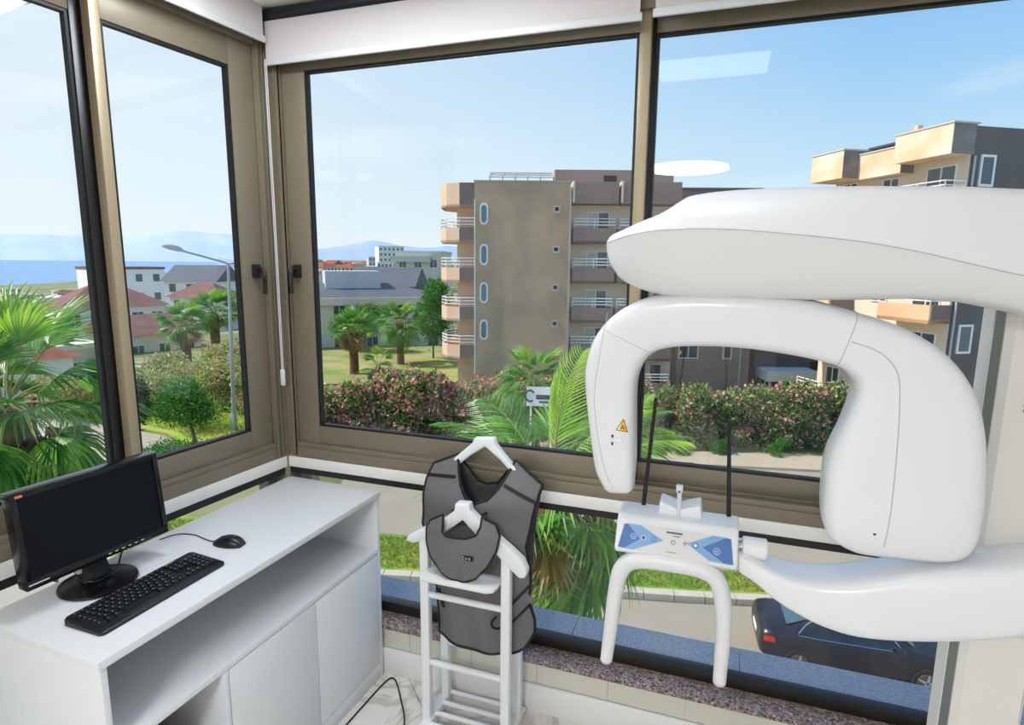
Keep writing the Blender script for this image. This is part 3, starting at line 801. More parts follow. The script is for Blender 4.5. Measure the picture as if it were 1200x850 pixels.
A = np.array([[*K(a), *K(b), *K(c), d] for a, b, c, d in zip(stop, sseam, sbot, dep)])
A = catmull(A, 3)
low, upp, seam_pts = [], [], []
for xt, zt, xs, zs, xb, zb, d in A:
    h, g = zs - zb, zt - zs
    lo = [(0.0, 0.0), (0.45, 0.012), (0.68, 0.06), (0.82, 0.17), (0.91, 0.38), (0.965, 0.66), (1.0, 1.0)]
    up = [(1.0, 0.0), (0.985, 0.05), (0.90, 0.30), (0.76, 0.62), (0.58, 0.86), (0.35, 0.97), (0.0, 1.0)]
    L_ = [(xb + (xs - xb) * w, YC - d * y, zb + h * w) for y, w in lo]
    Lr = [(xb + (xs - xb) * w, YC + d * y, zb + h * w) for y, w in lo[::-1]]
    low.append(L_ + Lr[:-1])
    U = [(xs + (xt - xs) * w, YC - d * y * 0.997, zs + 0.0005 + g * w) for y, w in up]
    Ur = [(xs + (xt - xs) * w, YC + d * y * 0.997, zs + 0.0005 + g * w) for y, w in up[::-1]]
    upp.append(U + Ur[1:])
    seam_pts.append((xs, YC - d * 1.0, zs))
ua = MB().rings(low).build('lower_cover', M_MACH2, xr, smooth=True)  # greyer white paints the shade of the down-facing cover
MB().rings(upp).build('upper_cover', M_MACH, xr, smooth=True, auto=50)
MB().tube(seam_pts, 0.0013, 6).build('seam', M_GROOVE, ua, smooth=True)
MB().lathe([(0.0, 1.80), (0.062, 1.80), (0.062, 1.845), (0.0, 1.845)], (-0.03, YC, 0), 30).build('pivot', M_RUBBER, xr, smooth=True)

# rotating arm: tube head - bridge - detector head
rin = [(-0.194, 1.296), (-0.192, 1.359), (-0.196, 1.467), (-0.199, 1.574), (-0.19, 1.628), (-0.163, 1.671), (-0.118, 1.692), (-0.043, 1.7), (0.059, 1.701), (0.178, 1.689), (0.264, 1.671), (0.299, 1.648), (0.311, 1.62), (0.307, 1.577), (0.291, 1.516), (0.27, 1.448), (0.267, 1.371), (0.272, 1.292), (0.288, 1.245), (0.322, 1.219)]
rout = [(-0.272, 1.288), (-0.298, 1.346), (-0.316, 1.455), (-0.332, 1.575), (-0.329, 1.647), (-0.303, 1.722), (-0.240, 1.788), (-0.142, 1.828), (0.011, 1.838), (0.168, 1.830), (0.298, 1.798), (0.406, 1.762), (0.488, 1.707), (0.545, 1.632), (0.575, 1.544), (0.589, 1.455), (0.596, 1.362), (0.595, 1.299), (0.586, 1.255), (0.569, 1.23)]
rdep = [0.040, 0.056, 0.062, 0.064, 0.066, 0.068, 0.070, 0.072, 0.074, 0.074, 0.074, 0.074, 0.073, 0.072, 0.072, 0.072, 0.072, 0.070, 0.060, 0.046]
S = catmull(np.array([[*K(a), *K(b), d] for a, b, d in zip(rin, rout, rdep)]), 4)
EXP = 0.46
def rring(row, n=40, e=0.46, grow=0.0):
    xi, zi, xo, zo, d = row
    c = np.array([(xi + xo) / 2, YC, (zi + zo) / 2]); h = np.array([(xo - xi) / 2, 0, (zo - zi) / 2]); L = np.linalg.norm(h)
    h = h * (L + grow) / L
    out = []
    for k in range(n):
        a = 2 * math.pi * k / n
        ca, sa = math.cos(a), math.sin(a)
        out.append(c + h * math.copysign(abs(ca) ** e, ca) + np.array([0, (d + grow) * math.copysign(abs(sa) ** e, sa), 0]))
    return out
rr = [rring(r) for r in S]
first = [rring([(r[0] * .88 + r[2] * .12), (r[1] * .88 + r[3] * .12) - 0.010, (r[2] * .88 + r[0] * .12), (r[3] * .88 + r[1] * .12) - 0.010, r[4] * .75]) for r in S[:1]]
last = [rring([(r[0] * .9 + r[2] * .1), (r[1] * .9 + r[3] * .1) - 0.012, (r[2] * .9 + r[0] * .1), (r[3] * .9 + r[1] * .1) - 0.012, r[4] * .7]) for r in S[-1:]]
ra = MB().rings(first + rr + last).build('rotating_arm', M_MACH, xr, smooth=True, auto=60)
def girdle(i0, r=0.0012, name='seam'):
    ring = rring(S[i0], 48, grow=0.0004)
    MB().tube(ring + [ring[0]], r, 5, cap=False).build(name, M_GROOVE, ra, smooth=True)
girdle(40, 0.0010); girdle(21, 0.0006)
def on_front(p, off=0.0):
    return YC - 0.0735 + off
pl = [(0.286, 1.734), (0.338, 1.716), (0.373, 1.686), (0.391, 1.639), (0.400, 1.514), (0.403, 1.353), (0.400, 1.249)]
def surf_y(x, z):
    """front surface of the rotating arm under (x, z)"""
    best, yb = 1e9, YC
    for row in S:
        xi, zi, xo, zo, d = row
        h = np.array([(xo - xi) / 2, (zo - zi) / 2]); L = np.hypot(*h); u = h / L; c = np.array([(xi + xo) / 2, (zi + zo) / 2])
        w = np.array([x, z]) - c; t = w @ u; off = abs(w @ np.array([-u[1], u[0]]))
        if abs(t) < L and off < best:
            best = off; ca = (abs(t) / L) ** (1 / EXP)
            yb = YC - d * max(0.0, 1 - ca * ca) ** (EXP / 2)
    return yb
P = catmull(np.array([K(p) for p in pl]), 6)
MB().tube([(x, surf_y(x, z) - 0.0003, z) for x, z in P], 0.0011, 5).build('panel_line', M_GROOVE, ra, smooth=True)
P = catmull(np.array([K(p) for p in [(-0.275, 1.78), (-0.290, 1.66), (-0.300, 1.56), (-0.290, 1.46), (-0.268, 1.36), (-0.245, 1.30)]]), 6)
MB().tube([(x, surf_y(x, z) - 0.0003, z) for x, z in P], 0.0008, 5).build('panel_line', M_GROOVE, ra, smooth=True)
yt = surf_y(-0.215, 1.49) - 0.0012
wt = MB().prism([(-0.232, 1.483), (-0.202, 1.480), (-0.214, 1.514)], yt, yt + 0.003, 'y').build('warning_label', mat('warning_yellow', (244, 186, 30), 0.5), ra)
mb = MB(); yk = yt - 0.0004
for k in range(3):
    a0 = R(90 + 120 * k)
    mb.prism([(-0.2155, 1.4915)] + [(-0.2155 + 0.0055 * math.cos(a0 + R(q)), 1.4915 + 0.0055 * math.sin(a0 + R(q))) for q in (-30, 0, 30)], yk, yk + 0.0008, 'y')
for a, b in (((-0.2315, 1.4835), (-0.2025, 1.4806)), ((-0.2025, 1.4806), (-0.214, 1.5135)), ((-0.214, 1.5135), (-0.2315, 1.4835))):
    mb.tube([(a[0], yk, a[1]), (b[0], yk, b[1])], 0.0008, 4)
mb.build('warning_sign', M_BLACK, wt)
for z in (1.446, 1.466):
    MB().box(-0.243, -0.238, surf_y(-0.24, z) - 0.001, surf_y(-0.24, z) + 0.003, z - 0.004, z + 0.004).build('port', M_BLACK, ra)
mb = MB().box(-0.236, -0.214, surf_y(-0.225, 1.456) - 0.006, surf_y(-0.225, 1.456) + 0.003, 1.450, 1.461).build('lever', M_WHITE, ra, bevel=0.002)
MB().lathe([(0, 0), (0.0028, 0), (0.0028, 0.004), (0, 0.004)], (0.365, surf_y(0.365, 1.30) - 0.001, 1.30), 10, 'y').build('screw', M_BLACK, ra)
MB().lathe([(0, 0), (0.0035, 0), (0.0035, 0.02), (0, 0.02)], (-0.086, YC - 0.055, 1.690), 10, 'y').build('light_port', mat('amber_lens', (180, 130, 60), 0.3), ra)

# lower arm
lt = [(0.087, 1.169), (0.128, 1.157), (0.17, 1.143), (0.222, 1.135), (0.281, 1.137), (0.357, 1.156), (0.464, 1.194), (0.59, 1.234), (0.694, 1.265), (0.785, 1.289)]
lb = [(0.091, 1.111), (0.132, 1.09), (0.176, 1.059), (0.23, 1.032), (0.292, 1.011), (0.371, 1.002), (0.482, 1.015), (0.611, 1.047), (0.716, 1.086), (0.806, 1.123)]
S2 = catmull(np.array([[*K(a), *K(b)] for a, b in zip(lt, lb)]), 4)
rings = []
for i, (xa, za, xb, zb) in enumerate(S2):
    d = 0.045 + 0.03 * min(1, i / 20)
    za -= 0.25 * d * 0.35
    ring = []
    for k in range(28):
        a = 2 * math.pi * k / 28; ca, sa = math.cos(a), math.sin(a)
        u = math.copysign(abs(sa) ** 0.42, sa) * 0.5 + 0.5; y = YC + 0.0 + d * math.copysign(abs(ca) ** 0.42, ca)
        ring.append((xb + (xa - xb) * u, y, zb + (za - zb) * u))
    rings.append(ring)
MB().rings(rings).build('lower_arm', M_MACH, xr, smooth=True, auto=60)
MB().box(0.585, 0.78, 1.56, 1.66, 1.06, 1.262).build('carriage', M_MACH2, xr, bevel=0.015, seg=3)

# console
prof = [(1.478, 1.158), (1.468, 1.170), (1.502, 1.236), (1.520, 1.250), (1.600, 1.252), (1.622, 1.235), (1.622, 1.165), (1.610, 1.155)]
cs = MB().prism(prof, -0.222, 0.080, 'x').build('console', M_MACH, xr, bevel=0.006, seg=3)
fa, fb = np.array([1.4695, 1.173]), np.array([1.5005, 1.233])     # foot and head of the sloping face
fn = np.array([-(fb - fa)[1], (fb - fa)[0]]); fn /= np.linalg.norm(fn)
def cp(u, v, off):
    p = fa + (fb - fa) * v + fn * off
    return (-0.214 + 0.286 * u, p[0], p[1])
def flat(name, uv, m, off, parent, label=None):
    n = len(uv)
    v = [cp(u, w, off) for u, w in uv] + [cp(u, w, off - 0.0006) for u, w in uv]
    return MB().add(v, [tuple(range(n)), tuple(range(2 * n - 1, n - 1, -1))] + [(i, (i + 1) % n, n + (i + 1) % n, n + i) for i in range(n)]).build(name, m, parent, label=label)
M_BL1, M_BL2 = mat('panel_blue', (24, 92, 164), 0.4), mat('panel_light_blue', (104, 156, 206), 0.4)
cpn = flat('control_panel', [(0.0, 0.03), (0.035, 0.93), (0.08, 0.99), (0.93, 0.99), (0.972, 0.93), (1.0, 0.03), (0.97, 0.0), (0.03, 0.0)], mat('panel_silver', (208, 206, 206), 0.4), 0.0010, cs)
flat('light_blue_field', [(0.06, 0.03), (0.14, 0.02), (0.40, 0.52), (0.19, 0.96), (0.07, 0.95), (0.19, 0.45)], M_BL2, 0.0018, cpn)
flat('blue_field', [(0.005, 0.05), (0.06, 0.03), (0.195, 0.45), (0.075, 0.95), (0.045, 0.93)], M_BL1, 0.0020, cpn)
flat('light_blue_field', [(0.60, 0.55), (0.80, 0.05), (0.92, 0.05), (0.735, 0.50), (0.93, 0.95), (0.82, 0.97)], M_BL2, 0.0018, cpn)
flat('blue_field', [(0.735, 0.50), (0.92, 0.04), (0.992, 0.05), (0.965, 0.93), (0.925, 0.95)], M_BL1, 0.0020, cpn)
def ringbtn(u, v, r, m, name='button', solid=None):
    c = [cp(u + r * math.cos(a) / 0.286, v + r * math.sin(a) / 0.0675, 0.0024) for a in np.linspace(0, 2 * math.pi, 19)]
    b = MB().tube(c, 0.0007, 4, cap=False).build(name, m, cpn)
    if solid:
        q = [(u + 0.6 * r * math.cos(a) / 0.286, v + 0.6 * r * math.sin(a) / 0.0675) for a in np.linspace(0, 2 * math.pi, 13)[:-1]]
        flat('symbol', q, solid, 0.0026, b)
W_ = mat('panel_print', (225, 232, 240), 0.5); D_ = mat('panel_dark_print', (60, 62, 70), 0.5)
ringbtn(0.135, 0.52, 0.0070, W_, solid=M_BL2); ringbtn(0.225, 0.52, 0.0058, W_, solid=D_); ringbtn(0.315, 0.50, 0.0058, M_BL1)
ringbtn(0.485, 0.50, 0.0050, D_); ringbtn(0.585, 0.52, 0.0036, D_); ringbtn(0.675, 0.52, 0.0062, D_, solid=W_); ringbtn(0.855, 0.42, 0.0078, W_, solid=M_BL2)
flat('name_print', [(0.42, 0.82), (0.56, 0.82), (0.56, 0.88), (0.42, 0.88)], D_, 0.0016, cpn)
flat('name_print', [(0.48, 0.72), (0.54, 0.72), (0.54, 0.75), (0.48, 0.75)], D_, 0.0016, cpn)
flat('name_print', [(0.43, 0.12), (0.52, 0.12), (0.52, 0.15), (0.43, 0.15)], mat('panel_grey_print', (140, 140, 145), 0.5), 0.0016, cpn)
# chin rest and bite rod
cr_ = MB().prism([(-0.122, 1.240), (-0.119, 1.285), (-0.10, 1.279), (-0.068, 1.268), (-0.034, 1.281), (-0.015, 1.287), (-0.008, 1.240)], 1.545, 1.615, 'y').build('chin_rest', M_MACH, xr, bevel=0.006, seg=3)
MB().tube([(-0.068, 1.548, 1.245), (-0.070, 1.548, 1.325)], 0.0062, 12).build('bite_rod', mat('clear_plastic', (216, 220, 226), 0.1, coat=0.6), cr_, smooth=True)
MB().box(-0.079, -0.061, 1.540, 1.556, 1.316, 1.336).build('bite_tip', MATS['clear_plastic'], cr_, bevel=0.003)
MB().box(-0.073, -0.067, 1.538, 1.5405, 1.318, 1.322).build('mark', D_, cr_)
# grab handle
hp = [(-0.232, 0.842), (-0.224, 0.938), (-0.214, 1.052), (-0.199, 1.115), (-0.16, 1.144), (-0.07, 1.150), (0.003, 1.145), (0.04, 1.116), (0.057, 1.036), (0.059, 0.942), (0.058, 0.85)]
H = catmull(np.array([(x, 1.480 - 0.02 * (1.15 - z), z) for x, z in hp]), 6)
gh = MB().tube(H, [0.0160 + 0.0075 * math.sin(math.pi * i / (len(H) - 1)) for i in range(len(H))], 16).build('grab_handle', M_MACH2, xr, smooth=True)
for p in (H[0], H[-1]):
    MB().lathe([(0, -0.004), (0.013, -0.004), (0.0162, 0.0), (0.0162, 0.004), (0, 0.004)], (p[0], p[1], p[2] - 0.001), 16).build('end_cap', mat('cap_grey', (196, 198, 200), 0.4), gh, smooth=True)
# temple support rods and the adjusting knob
for a, b in (((-0.150, 1.542), (-0.171, 1.235)), ((0.042, 1.498), (0.058, 1.243))):
    MB().tube([(a[0] * FX, YC + 0.04, 1.902 + (a[1] - 1.902) * FX), (b[0] * FX, YC + 0.04, b[1])], [0.0045, 0.0060], 10).build('temple_rod', M_RUBBER, xr, smooth=True)
kn = MB().lathe([(0.0, 0.0905), (0.024, 0.0905), (0.028, 0.094), (0.028, 0.146), (0.025, 0.150), (0.0, 0.150)], (0, 1.548, 1.192), 24, 'x').build('adjusting_knob', M_MACH, xr, smooth=True)
MB().lathe([(0.0, 0.079), (0.015, 0.079), (0.015, 0.091), (0.0, 0.091)], (0, 1.548, 1.192), 16, 'x').build('knob_shaft', mat('steel', (170, 172, 176), 0.3, 0.8), kn, smooth=True)

# ================================================================== OUTSIDE: GROUND
CAMZ = 1.902
YAW = R(19.12)
FWD = np.array([-math.sin(YAW), math.cos(YAW)]); RGT = np.array([math.cos(YAW), math.sin(YAW)])
def smooth01(t): t = min(1.0, max(0.0, t)); return t * t * (3 - 2 * t)
def ground_z(x, y):
    """level street and gardens near by, falling to the sea on the left, staying up on the right"""
    d = math.hypot(x, y); az = math.degrees(math.atan2(x * RGT[0] + y * RGT[1], x * FWD[0] + y * FWD[1]))
    k = smooth01((az + 42) / 26.0)                       # 0 left (sea), 1 right (hill)
    fall = max(0.0, d - 70.0)
    left = -8.0 - 0.072 * min(fall, 300) - 0.0215 * max(0.0, fall - 300)
    right = -8.0 - 0.02 * min(fall, 120) + 0.010 * max(0.0, fall - 120)
    return left * (1 - k) + min(right, 30.0) * k
def polar(az, d):
    """point at d metres from the room, az degrees right of the view's centre line"""
    a = R(az); return FWD * (d * math.cos(a)) + RGT * (d * math.sin(a))

def veg_ground(name):
    m = bpy.data.materials.new(name); m.use_nodes = True
    n, l = m.node_tree.nodes, m.node_tree.links
    b = n['Principled BSDF']; b.inputs['Roughness'].default_value = 0.95
    tc = n.new('ShaderNodeTexCoord'); nz = n.new('ShaderNodeTexNoise'); nz.inputs['Scale'].default_value = 0.06; nz.inputs['Detail'].default_value = 9
    l.new(tc.outputs['Object'], nz.inputs['Vector'])
    rp = n.new('ShaderNodeValToRGB'); els = rp.color_ramp.elements
    els[0].position = 0.36; els[0].color = srgb(70, 92, 46); els[1].position = 0.66; els[1].color = srgb(178, 160, 126)
    e = els.new(0.5); e.color = srgb(122, 128, 76)
    l.new(nz.outputs['Fac'], rp.inputs[0]); l.new(rp.outputs[0], b.inputs['Base Color'])
    return m
M_VEG = veg_ground('dry_garden_ground')
ds = [3, 8, 14, 20, 28, 36, 46, 58, 72, 90, 115, 145, 185, 240, 310, 400, 520, 680, 880, 1150, 1500, 1900]
azs = list(range(-75, 76, 3))
v, f = [], []
for d in ds:
    for a in azs:
        p = polar(a, d); v.append((p[0], p[1], ground_z(*p) - 0.06))
na = len(azs)
for i in range(len(ds) - 1):
    for j in range(na - 1): f.append((i * na + j, i * na + j + 1, (i + 1) * na + j + 1, (i + 1) * na + j))
o = MB().add(v, f).build('ground', M_VEG, smooth=True); tag(o, 'dry green hillside ground falling away to the sea', 'ground', kind='structure')

# sea
m = mat('sea_water', (92, 146, 196), 0.35, bump=0.3, bscale=0.02, spec=0.3)
v, f = [], []
dd = [1150, 2500, 6000, 14000, 30000, 60000]
for d in dd:
    for a in range(-80, 0, 4):
        p = polar(a, d); v.append((p[0], p[1], -62.0))
n_ = 20
for i in range(len(dd) - 1):
    for j in range(n_ - 1): f.append((i * n_ + j, i * n_ + j + 1, (i + 1) * n_ + j + 1, (i + 1) * n_ + j))
o = MB().add(v, f).build('sea', m); tag(o, 'calm blue sea reaching to the far mountains', 'sea', kind='structure')

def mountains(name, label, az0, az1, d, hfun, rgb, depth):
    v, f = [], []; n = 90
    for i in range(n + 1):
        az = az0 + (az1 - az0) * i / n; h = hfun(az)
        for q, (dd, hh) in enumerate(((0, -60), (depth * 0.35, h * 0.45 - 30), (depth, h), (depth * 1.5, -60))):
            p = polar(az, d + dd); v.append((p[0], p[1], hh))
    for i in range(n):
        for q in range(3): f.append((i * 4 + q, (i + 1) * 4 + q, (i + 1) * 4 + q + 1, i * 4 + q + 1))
    o = MB().add(v, f).build(name, mat(name + '_haze_tint', rgb, 0.95, vary=0.12, scale=0.0006), smooth=True)  # bluish colour stands in for the haze of distance
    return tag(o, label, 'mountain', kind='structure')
def hz(seed):
    ph = [random.Random(seed + k).uniform(0, 6.28) for k in range(5)]
    return lambda a: sum(math.sin(a * w + p) * c for w, p, c in zip((0.21, 0.47, 0.95, 1.9, 3.7), ph, (0.42, 0.28, 0.17, 0.09, 0.04)))
h1, h2 = hz(3), hz(11)
mountains('mountain_range', 'long mountain range across the sea, haze painted in as pale blue', -48, -20, 30000, lambda a: 1050 + 260 * h1(a) + 180 * smooth01((a + 36) / 9), (196, 211, 229), 4000)
mountains('inland_hill', 'hills behind the town in the middle, painted blue for haze', -26, 4, 9000, lambda a: 250 + 90 * h2(a) + 120 * math.exp(-((a + 12.5) / 3.0) ** 2) - 190 * smooth01((-19 - a) / 6), (162, 182, 208), 2500)

# streets
M_ROAD = mat('pale_asphalt', (160, 149, 130), 0.9, vary=0.10, scale=0.6, bump=0.2, bscale=30)
M_PAVE = mat('beige_pavement', (186, 170, 146), 0.9, vary=0.08, scale=1.2)
M_KERB = mat('kerb_stone', (196, 186, 168), 0.9, vary=0.12, scale=4)
def slab(name, label, cat, pts, z0, z1, m):
    o = MB().prism(pts, z0, z1, 'z').build(name, m); return tag(o, label, cat, kind='structure')
slab('road', 'sunlit pale street below the front window', 'road', [(-45, 2.8), (30, 2.8), (30, 26.5), (4, 18.3), (-0.5, 17.1), (-8.5, 15.3), (-20, 12.2), (-45, 4.8)], -8.3, -8.0, M_ROAD)
slab('road', 'second carriageway beyond the grass median', 'road', [(-14, 17.6), (-10.5, 18.2), (-0.6, 19.3), (4, 20.4), (30, 29.5), (30, 36.5), (5, 31.2), (-2, 29.7), (-14, 30.4), (-19, 30.0)], -8.3, -8.0, M_ROAD)
M_GRASS = mat('lawn_green', (104, 150, 36), 0.95, rgb2=(160, 160, 62), scale=1.1)
slab('lawn', 'grass median strip between the two carriageways', 'lawn', [(-45, 5.4), (-20, 12.7), (-8.5, 15.8), (-0.5, 17.55), (4, 18.75), (30, 27.0), (30, 29.2), (4, 20.1), (-0.6, 19.0), (-10.5, 17.9), (-14, 17.3), (-22, 16.0), (-45, 9)], -8.3, -7.86, M_GRASS)
kb_ = struct('kerb', 'row of pale kerb stones along the grass median', 'kerb', (0, 17, -8))
kp = catmull(np.array([(-26, 10.6), (-20, 12.35), (-8.5, 15.45), (-0.5, 17.2), (4, 18.45), (14, 21.6)]), 40)
seg = np.r_[0, np.cumsum(np.hypot(*np.diff(kp, axis=0).T))]
for k in range(int(seg[-1] / 0.9)):
    a = [np.interp(k * 0.9 + 0.012, seg, kp[:, i]) for i in (0, 1)]; b = [np.interp(k * 0.9 + 0.888, seg, kp[:, i]) for i in (0, 1)]
    t = np.array(b) - np.array(a); nn = np.array([-t[1], t[0]]) / np.hypot(*t) * 0.33
    lo = [(a[0], a[1], -8.05), (b[0], b[1], -8.05), (b[0] + nn[0], b[1] + nn[1], -8.05), (a[0] + nn[0], a[1] + nn[1], -8.05)]
    MB().hexa(lo, [(x, y, -7.82) for x, y, z in lo]).build('kerb_stone', M_KERB, kb_)
slab('pavement', 'pale pavement in front of the oleander hedge', 'pavement', [(-19, 30.1), (-14, 30.5), (-2, 29.8), (5, 31.3), (30, 36.6), (30, 39), (5, 33.6), (-2, 32), (-14, 33), (-19, 32.6)], -8.2, -7.9, M_PAVE)
# car park and lawn to the left
slab('car_park', 'pale paved car park with white bay lines', 'car park', [(-46, 12.5), (-20, 12.6), (-23.0, 22.0), (-29.5, 24.6), (-46, 26)], -8.25, -7.97, mat('car_park_paving', (180, 168, 148), 0.9, vary=0.08, scale=0.8))
bl = struct('bay_marking', 'white parking bay lines on the car park', 'marking', (-29, 20, -7.96))
for k in range(6):
    x = -37.5 + 2.6 * k
    MB().hexa([(x, 18.0, -7.972), (x + 0.16, 18.0, -7.972), (x + 1.76, 22.4, -7.972), (x + 1.6, 22.4, -7.972)], [(x, 18.0, -7.96), (x + 0.16, 18.0, -7.96), (x + 1.76, 22.4, -7.96), (x + 1.6, 22.4, -7.96)]).build('line', mat('road_paint', (238, 236, 230), 0.8), bl)
slab('lawn', 'bright green lawn around the street lamp', 'lawn', [(-46, 26.2), (-29.4, 24.8), (-22.9, 22.2), (-19.5, 30.0), (-19.5, 33.5), (-24, 36), (-46, 38)], -8.3, -7.88, mat('bright_lawn', (122, 172, 30), 0.95, rgb2=(186, 178, 84), scale=0.7))
slab('lawn', 'green park lawn beyond the oleander hedge', 'lawn', [(-44, 41), (-30, 40), (-20.5, 44), (-20.5, 60), (-32, 64), (-48, 60)], -8.3, -7.90, mat('park_lawn', (120, 142, 58), 0.95, rgb2=(176, 158, 104), scale=0.35))

# ================================================================== APARTMENT BUILDINGS
M_CONC = mat('grey_render', (198, 167, 139), 0.95, rgb2=(172, 146, 122), scale=0.35, bump=0.1, bscale=5)
M_PINK = mat('pink_cream_render', (226, 190, 164), 0.9, vary=0.07, scale=0.8)
M_CREAM = mat('cream_render', (232, 214, 192), 0.9, vary=0.05, scale=0.8)
M_BROWN = mat('brown_and_shade_render', (152, 128, 120), 0.9, vary=0.08, scale=0.8)  # wing's own brown; on the loggia parapets it stands in for shade
M_DKGREY = mat('dark_and_shade_render', (132, 114, 108), 0.9, rgb2=(112, 98, 94), scale=0.5)  # on balcony faces towards us this darker tone paints their shade
M_WPAINT = mat('white_paint', (240, 240, 238), 0.5)
M_PANE = mat('far_window_glass', (62, 74, 84), 0.08, spec=0.8)
M_CURT = mat('pale_curtain', (206, 204, 190), 0.8)
def lbox(name, p, x0, x1, y0, y1, z0, z1, m, **k): return MB().box(x0, x1, y0, y1, z0, z1).build(name, m, p, local=True, **k)
def railing(p, pts, z0, z1, bars=3, r=0.035, step=1.3):
    """white tube railing: rails and posts of one balcony, along a polyline"""
    mb = MB()
    for k in range(bars):
        z = z0 + (z1 - z0) * (k + 1) / bars
        for a, b in zip(pts[:-1], pts[1:]): mb.tube([(a[0], a[1], z), (b[0], b[1], z)], r, 5)
    for a, b in zip(pts[:-1], pts[1:]):
        n = max(1, int(math.hypot(b[0] - a[0], b[1] - a[1]) / step))
        for i in range(n + 1):
            q = (a[0] + (b[0] - a[0]) * i / n, a[1] + (b[1] - a[1]) * i / n)
            mb.tube([(*q, z0 - 0.05), (*q, z1)], r * 0.9, 5)
    return mb.build('railing', M_WPAINT, p, local=True)
def win_y(p, x0, x1, y, z0, z1, fr=0.07, mull=1, m=M_PANE, curtain=False, out=-1):
    """window on a wall that faces local -y"""
    mb = MB()
    mb.box(x0, x1, y - 0.06, y + 0.05, z0, z0 + fr); mb.box(x0, x1, y - 0.06, y + 0.05, z1 - fr, z1)
    mb.box(x0, x0 + fr, y - 0.06, y + 0.05, z0 + fr, z1 - fr); mb.box(x1 - fr, x1, y - 0.06, y + 0.05, z0 + fr, z1 - fr)
    for k in range(mull):
        xm = x0 + (x1 - x0) * (k + 1) / (mull + 1); mb.box(xm - fr / 2, xm + fr / 2, y - 0.06, y + 0.05, z0 + fr, z1 - fr)
    w = mb.build('window', M_WPAINT, p, local=True)
    nb = mull + 1
    for k in range(nb):
        a = x0 + fr / 2 + (x1 - x0 - fr) * k / nb; b = x0 + fr / 2 + (x1 - x0 - fr) * (k + 1) / nb
        MB().box(a, b, y - 0.02, y + 0.02, z0 + fr / 2, z1 - fr / 2).build('pane', M_CURT if (curtain and k == 0) else m, w, local=True)
    return w
def win_x(p, y0, y1, x, z0, z1, fr=0.07, mull=1, m=M_PANE):
    """window on a wall that faces local -x"""
    mb = MB()
    mb.box(x - 0.06, x + 0.05, y0, y1, z0, z0 + fr); mb.box(x - 0.06, x + 0.05, y0, y1, z1 - fr, z1)
    mb.box(x - 0.06, x + 0.05, y0, y0 + fr, z0 + fr, z1 - fr); mb.box(x - 0.06, x + 0.05, y1 - fr, y1, z0 + fr, z1 - fr)
    for k in range(mull):
        ym = y0 + (y1 - y0) * (k + 1) / (mull + 1); mb.box(x - 0.06, x + 0.05, ym - fr / 2, ym + fr / 2, z0 + fr, z1 - fr)
    w = mb.build('window', M_WPAINT, p, local=True)
    MB().box(x - 0.02, x + 0.02, y0 + fr / 2, y1 - fr / 2, z0 + fr / 2, z1 - fr / 2).build('pane', m, w, local=True)
    return w

# ---- building A, five storeys, grey gable towards us
ZA = -9.0
bA = thing('apartment_building', 'five-storey apartment block with blank grey gable, small windows and rounded balconies', 'building', (-17.79, 42.42, ZA), R(18.4))
za = lambda z: z - ZA
lbox('gable_wall', bA, 0.0, 7.08, 0.0, 12.0, 0.0, za(7.86), M_CONC)
lbox('coping', bA, -0.05, 7.1, -0.06, 0.25, za(7.86), za(7.98), mat('grey_coping', (160, 158, 150), 0.9))
for z in (5.54, 2.54, -0.32, -3.16):
    oct_ = [(0.40, za(z) - 0.55), (0.55, za(z) - 0.78), (0.88, za(z) - 0.78), (1.03, za(z) - 0.55), (1.03, za(z) + 0.55), (0.88, za(z) + 0.78), (0.55, za(z) + 0.78), (0.40, za(z) + 0.55)]
    w = MB().prism(oct_, -0.09, 0.02, 'y').build('window', M_WPAINT, bA, local=True)
    MB().prism([(0.715 + (x - 0.715) * 0.62, za(z) + (q - za(z)) * 0.82) for x, q in oct_], -0.11, -0.085, 'y').build('pane', mat('blue_pane', (96, 120, 140), 0.12), w, local=True)
for z in (5.9, 2.95, 0.1, -2.66):
    w = lbox('vent_window', bA, 5.92, 6.42, -0.05, 0.02, za(z) - 0.26, za(z) + 0.26, mat('pale_vent', (196, 192, 184), 0.8))
    lbox('opening', w, 6.0, 6.30, -0.07, -0.045, za(z) - 0.10, za(z) + 0.17, mat('dark_opening', (40, 38, 38), 0.9))
MB().tube([(0.06, -0.10, 0.5), (0.06, -0.10, za(6.6))], 0.07, 8).build('drain_pipe', mat('pale_pipe', (176, 184, 186), 0.5), bA, local=True)
# rounded balconies on the left flank
plan = [(0.0, 0.0), (-1.15, 0.0), (-2.2, 0.55), (-2.75, 1.7), (-2.75, 4.2), (-2.1, 5.2), (0.0, 5.4)]
def balcony(p, plan, z0, hs, hr, m_slab, m_front, m_side, wall_t=0.14, rail=True):
    b = MB().prism(plan, z0, z0 + 0.18, 'z').build('balcony', m_slab, p, local=True)
    for i, (a, c) in enumerate(zip(plan[:-1], plan[1:])):
        t = np.array(c) - np.array(a); L = np.hypot(*t); n = np.array([-t[1], t[0]]) / L * wall_t
        mid = np.array([np.mean([q[0] for q in plan]), np.mean([q[1] for q in plan])])
        if n @ (mid - np.array(a)) < 0: n = -n
        lo = [(*a, z0 + 0.0), (*c, z0 + 0.0), (*(np.array(c) + n), z0), (*(np.array(a) + n), z0)]
        MB().hexa(lo, [(x, y, z0 + hs) for x, y, z in lo]).build('parapet', m_side if i == 0 else m_front, b, local=True)  # first face darkened in colour as the shaded side
    if rail: railing(b, [(x * 0.985, y + 0.04) for x, y in plan], z0 + hs, z0 + hs + hr)
    return b
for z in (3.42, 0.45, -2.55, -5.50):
    balcony(bA, plan, za(z), 1.10, 0.72, M_PINK, M_PINK, M_DKGREY)
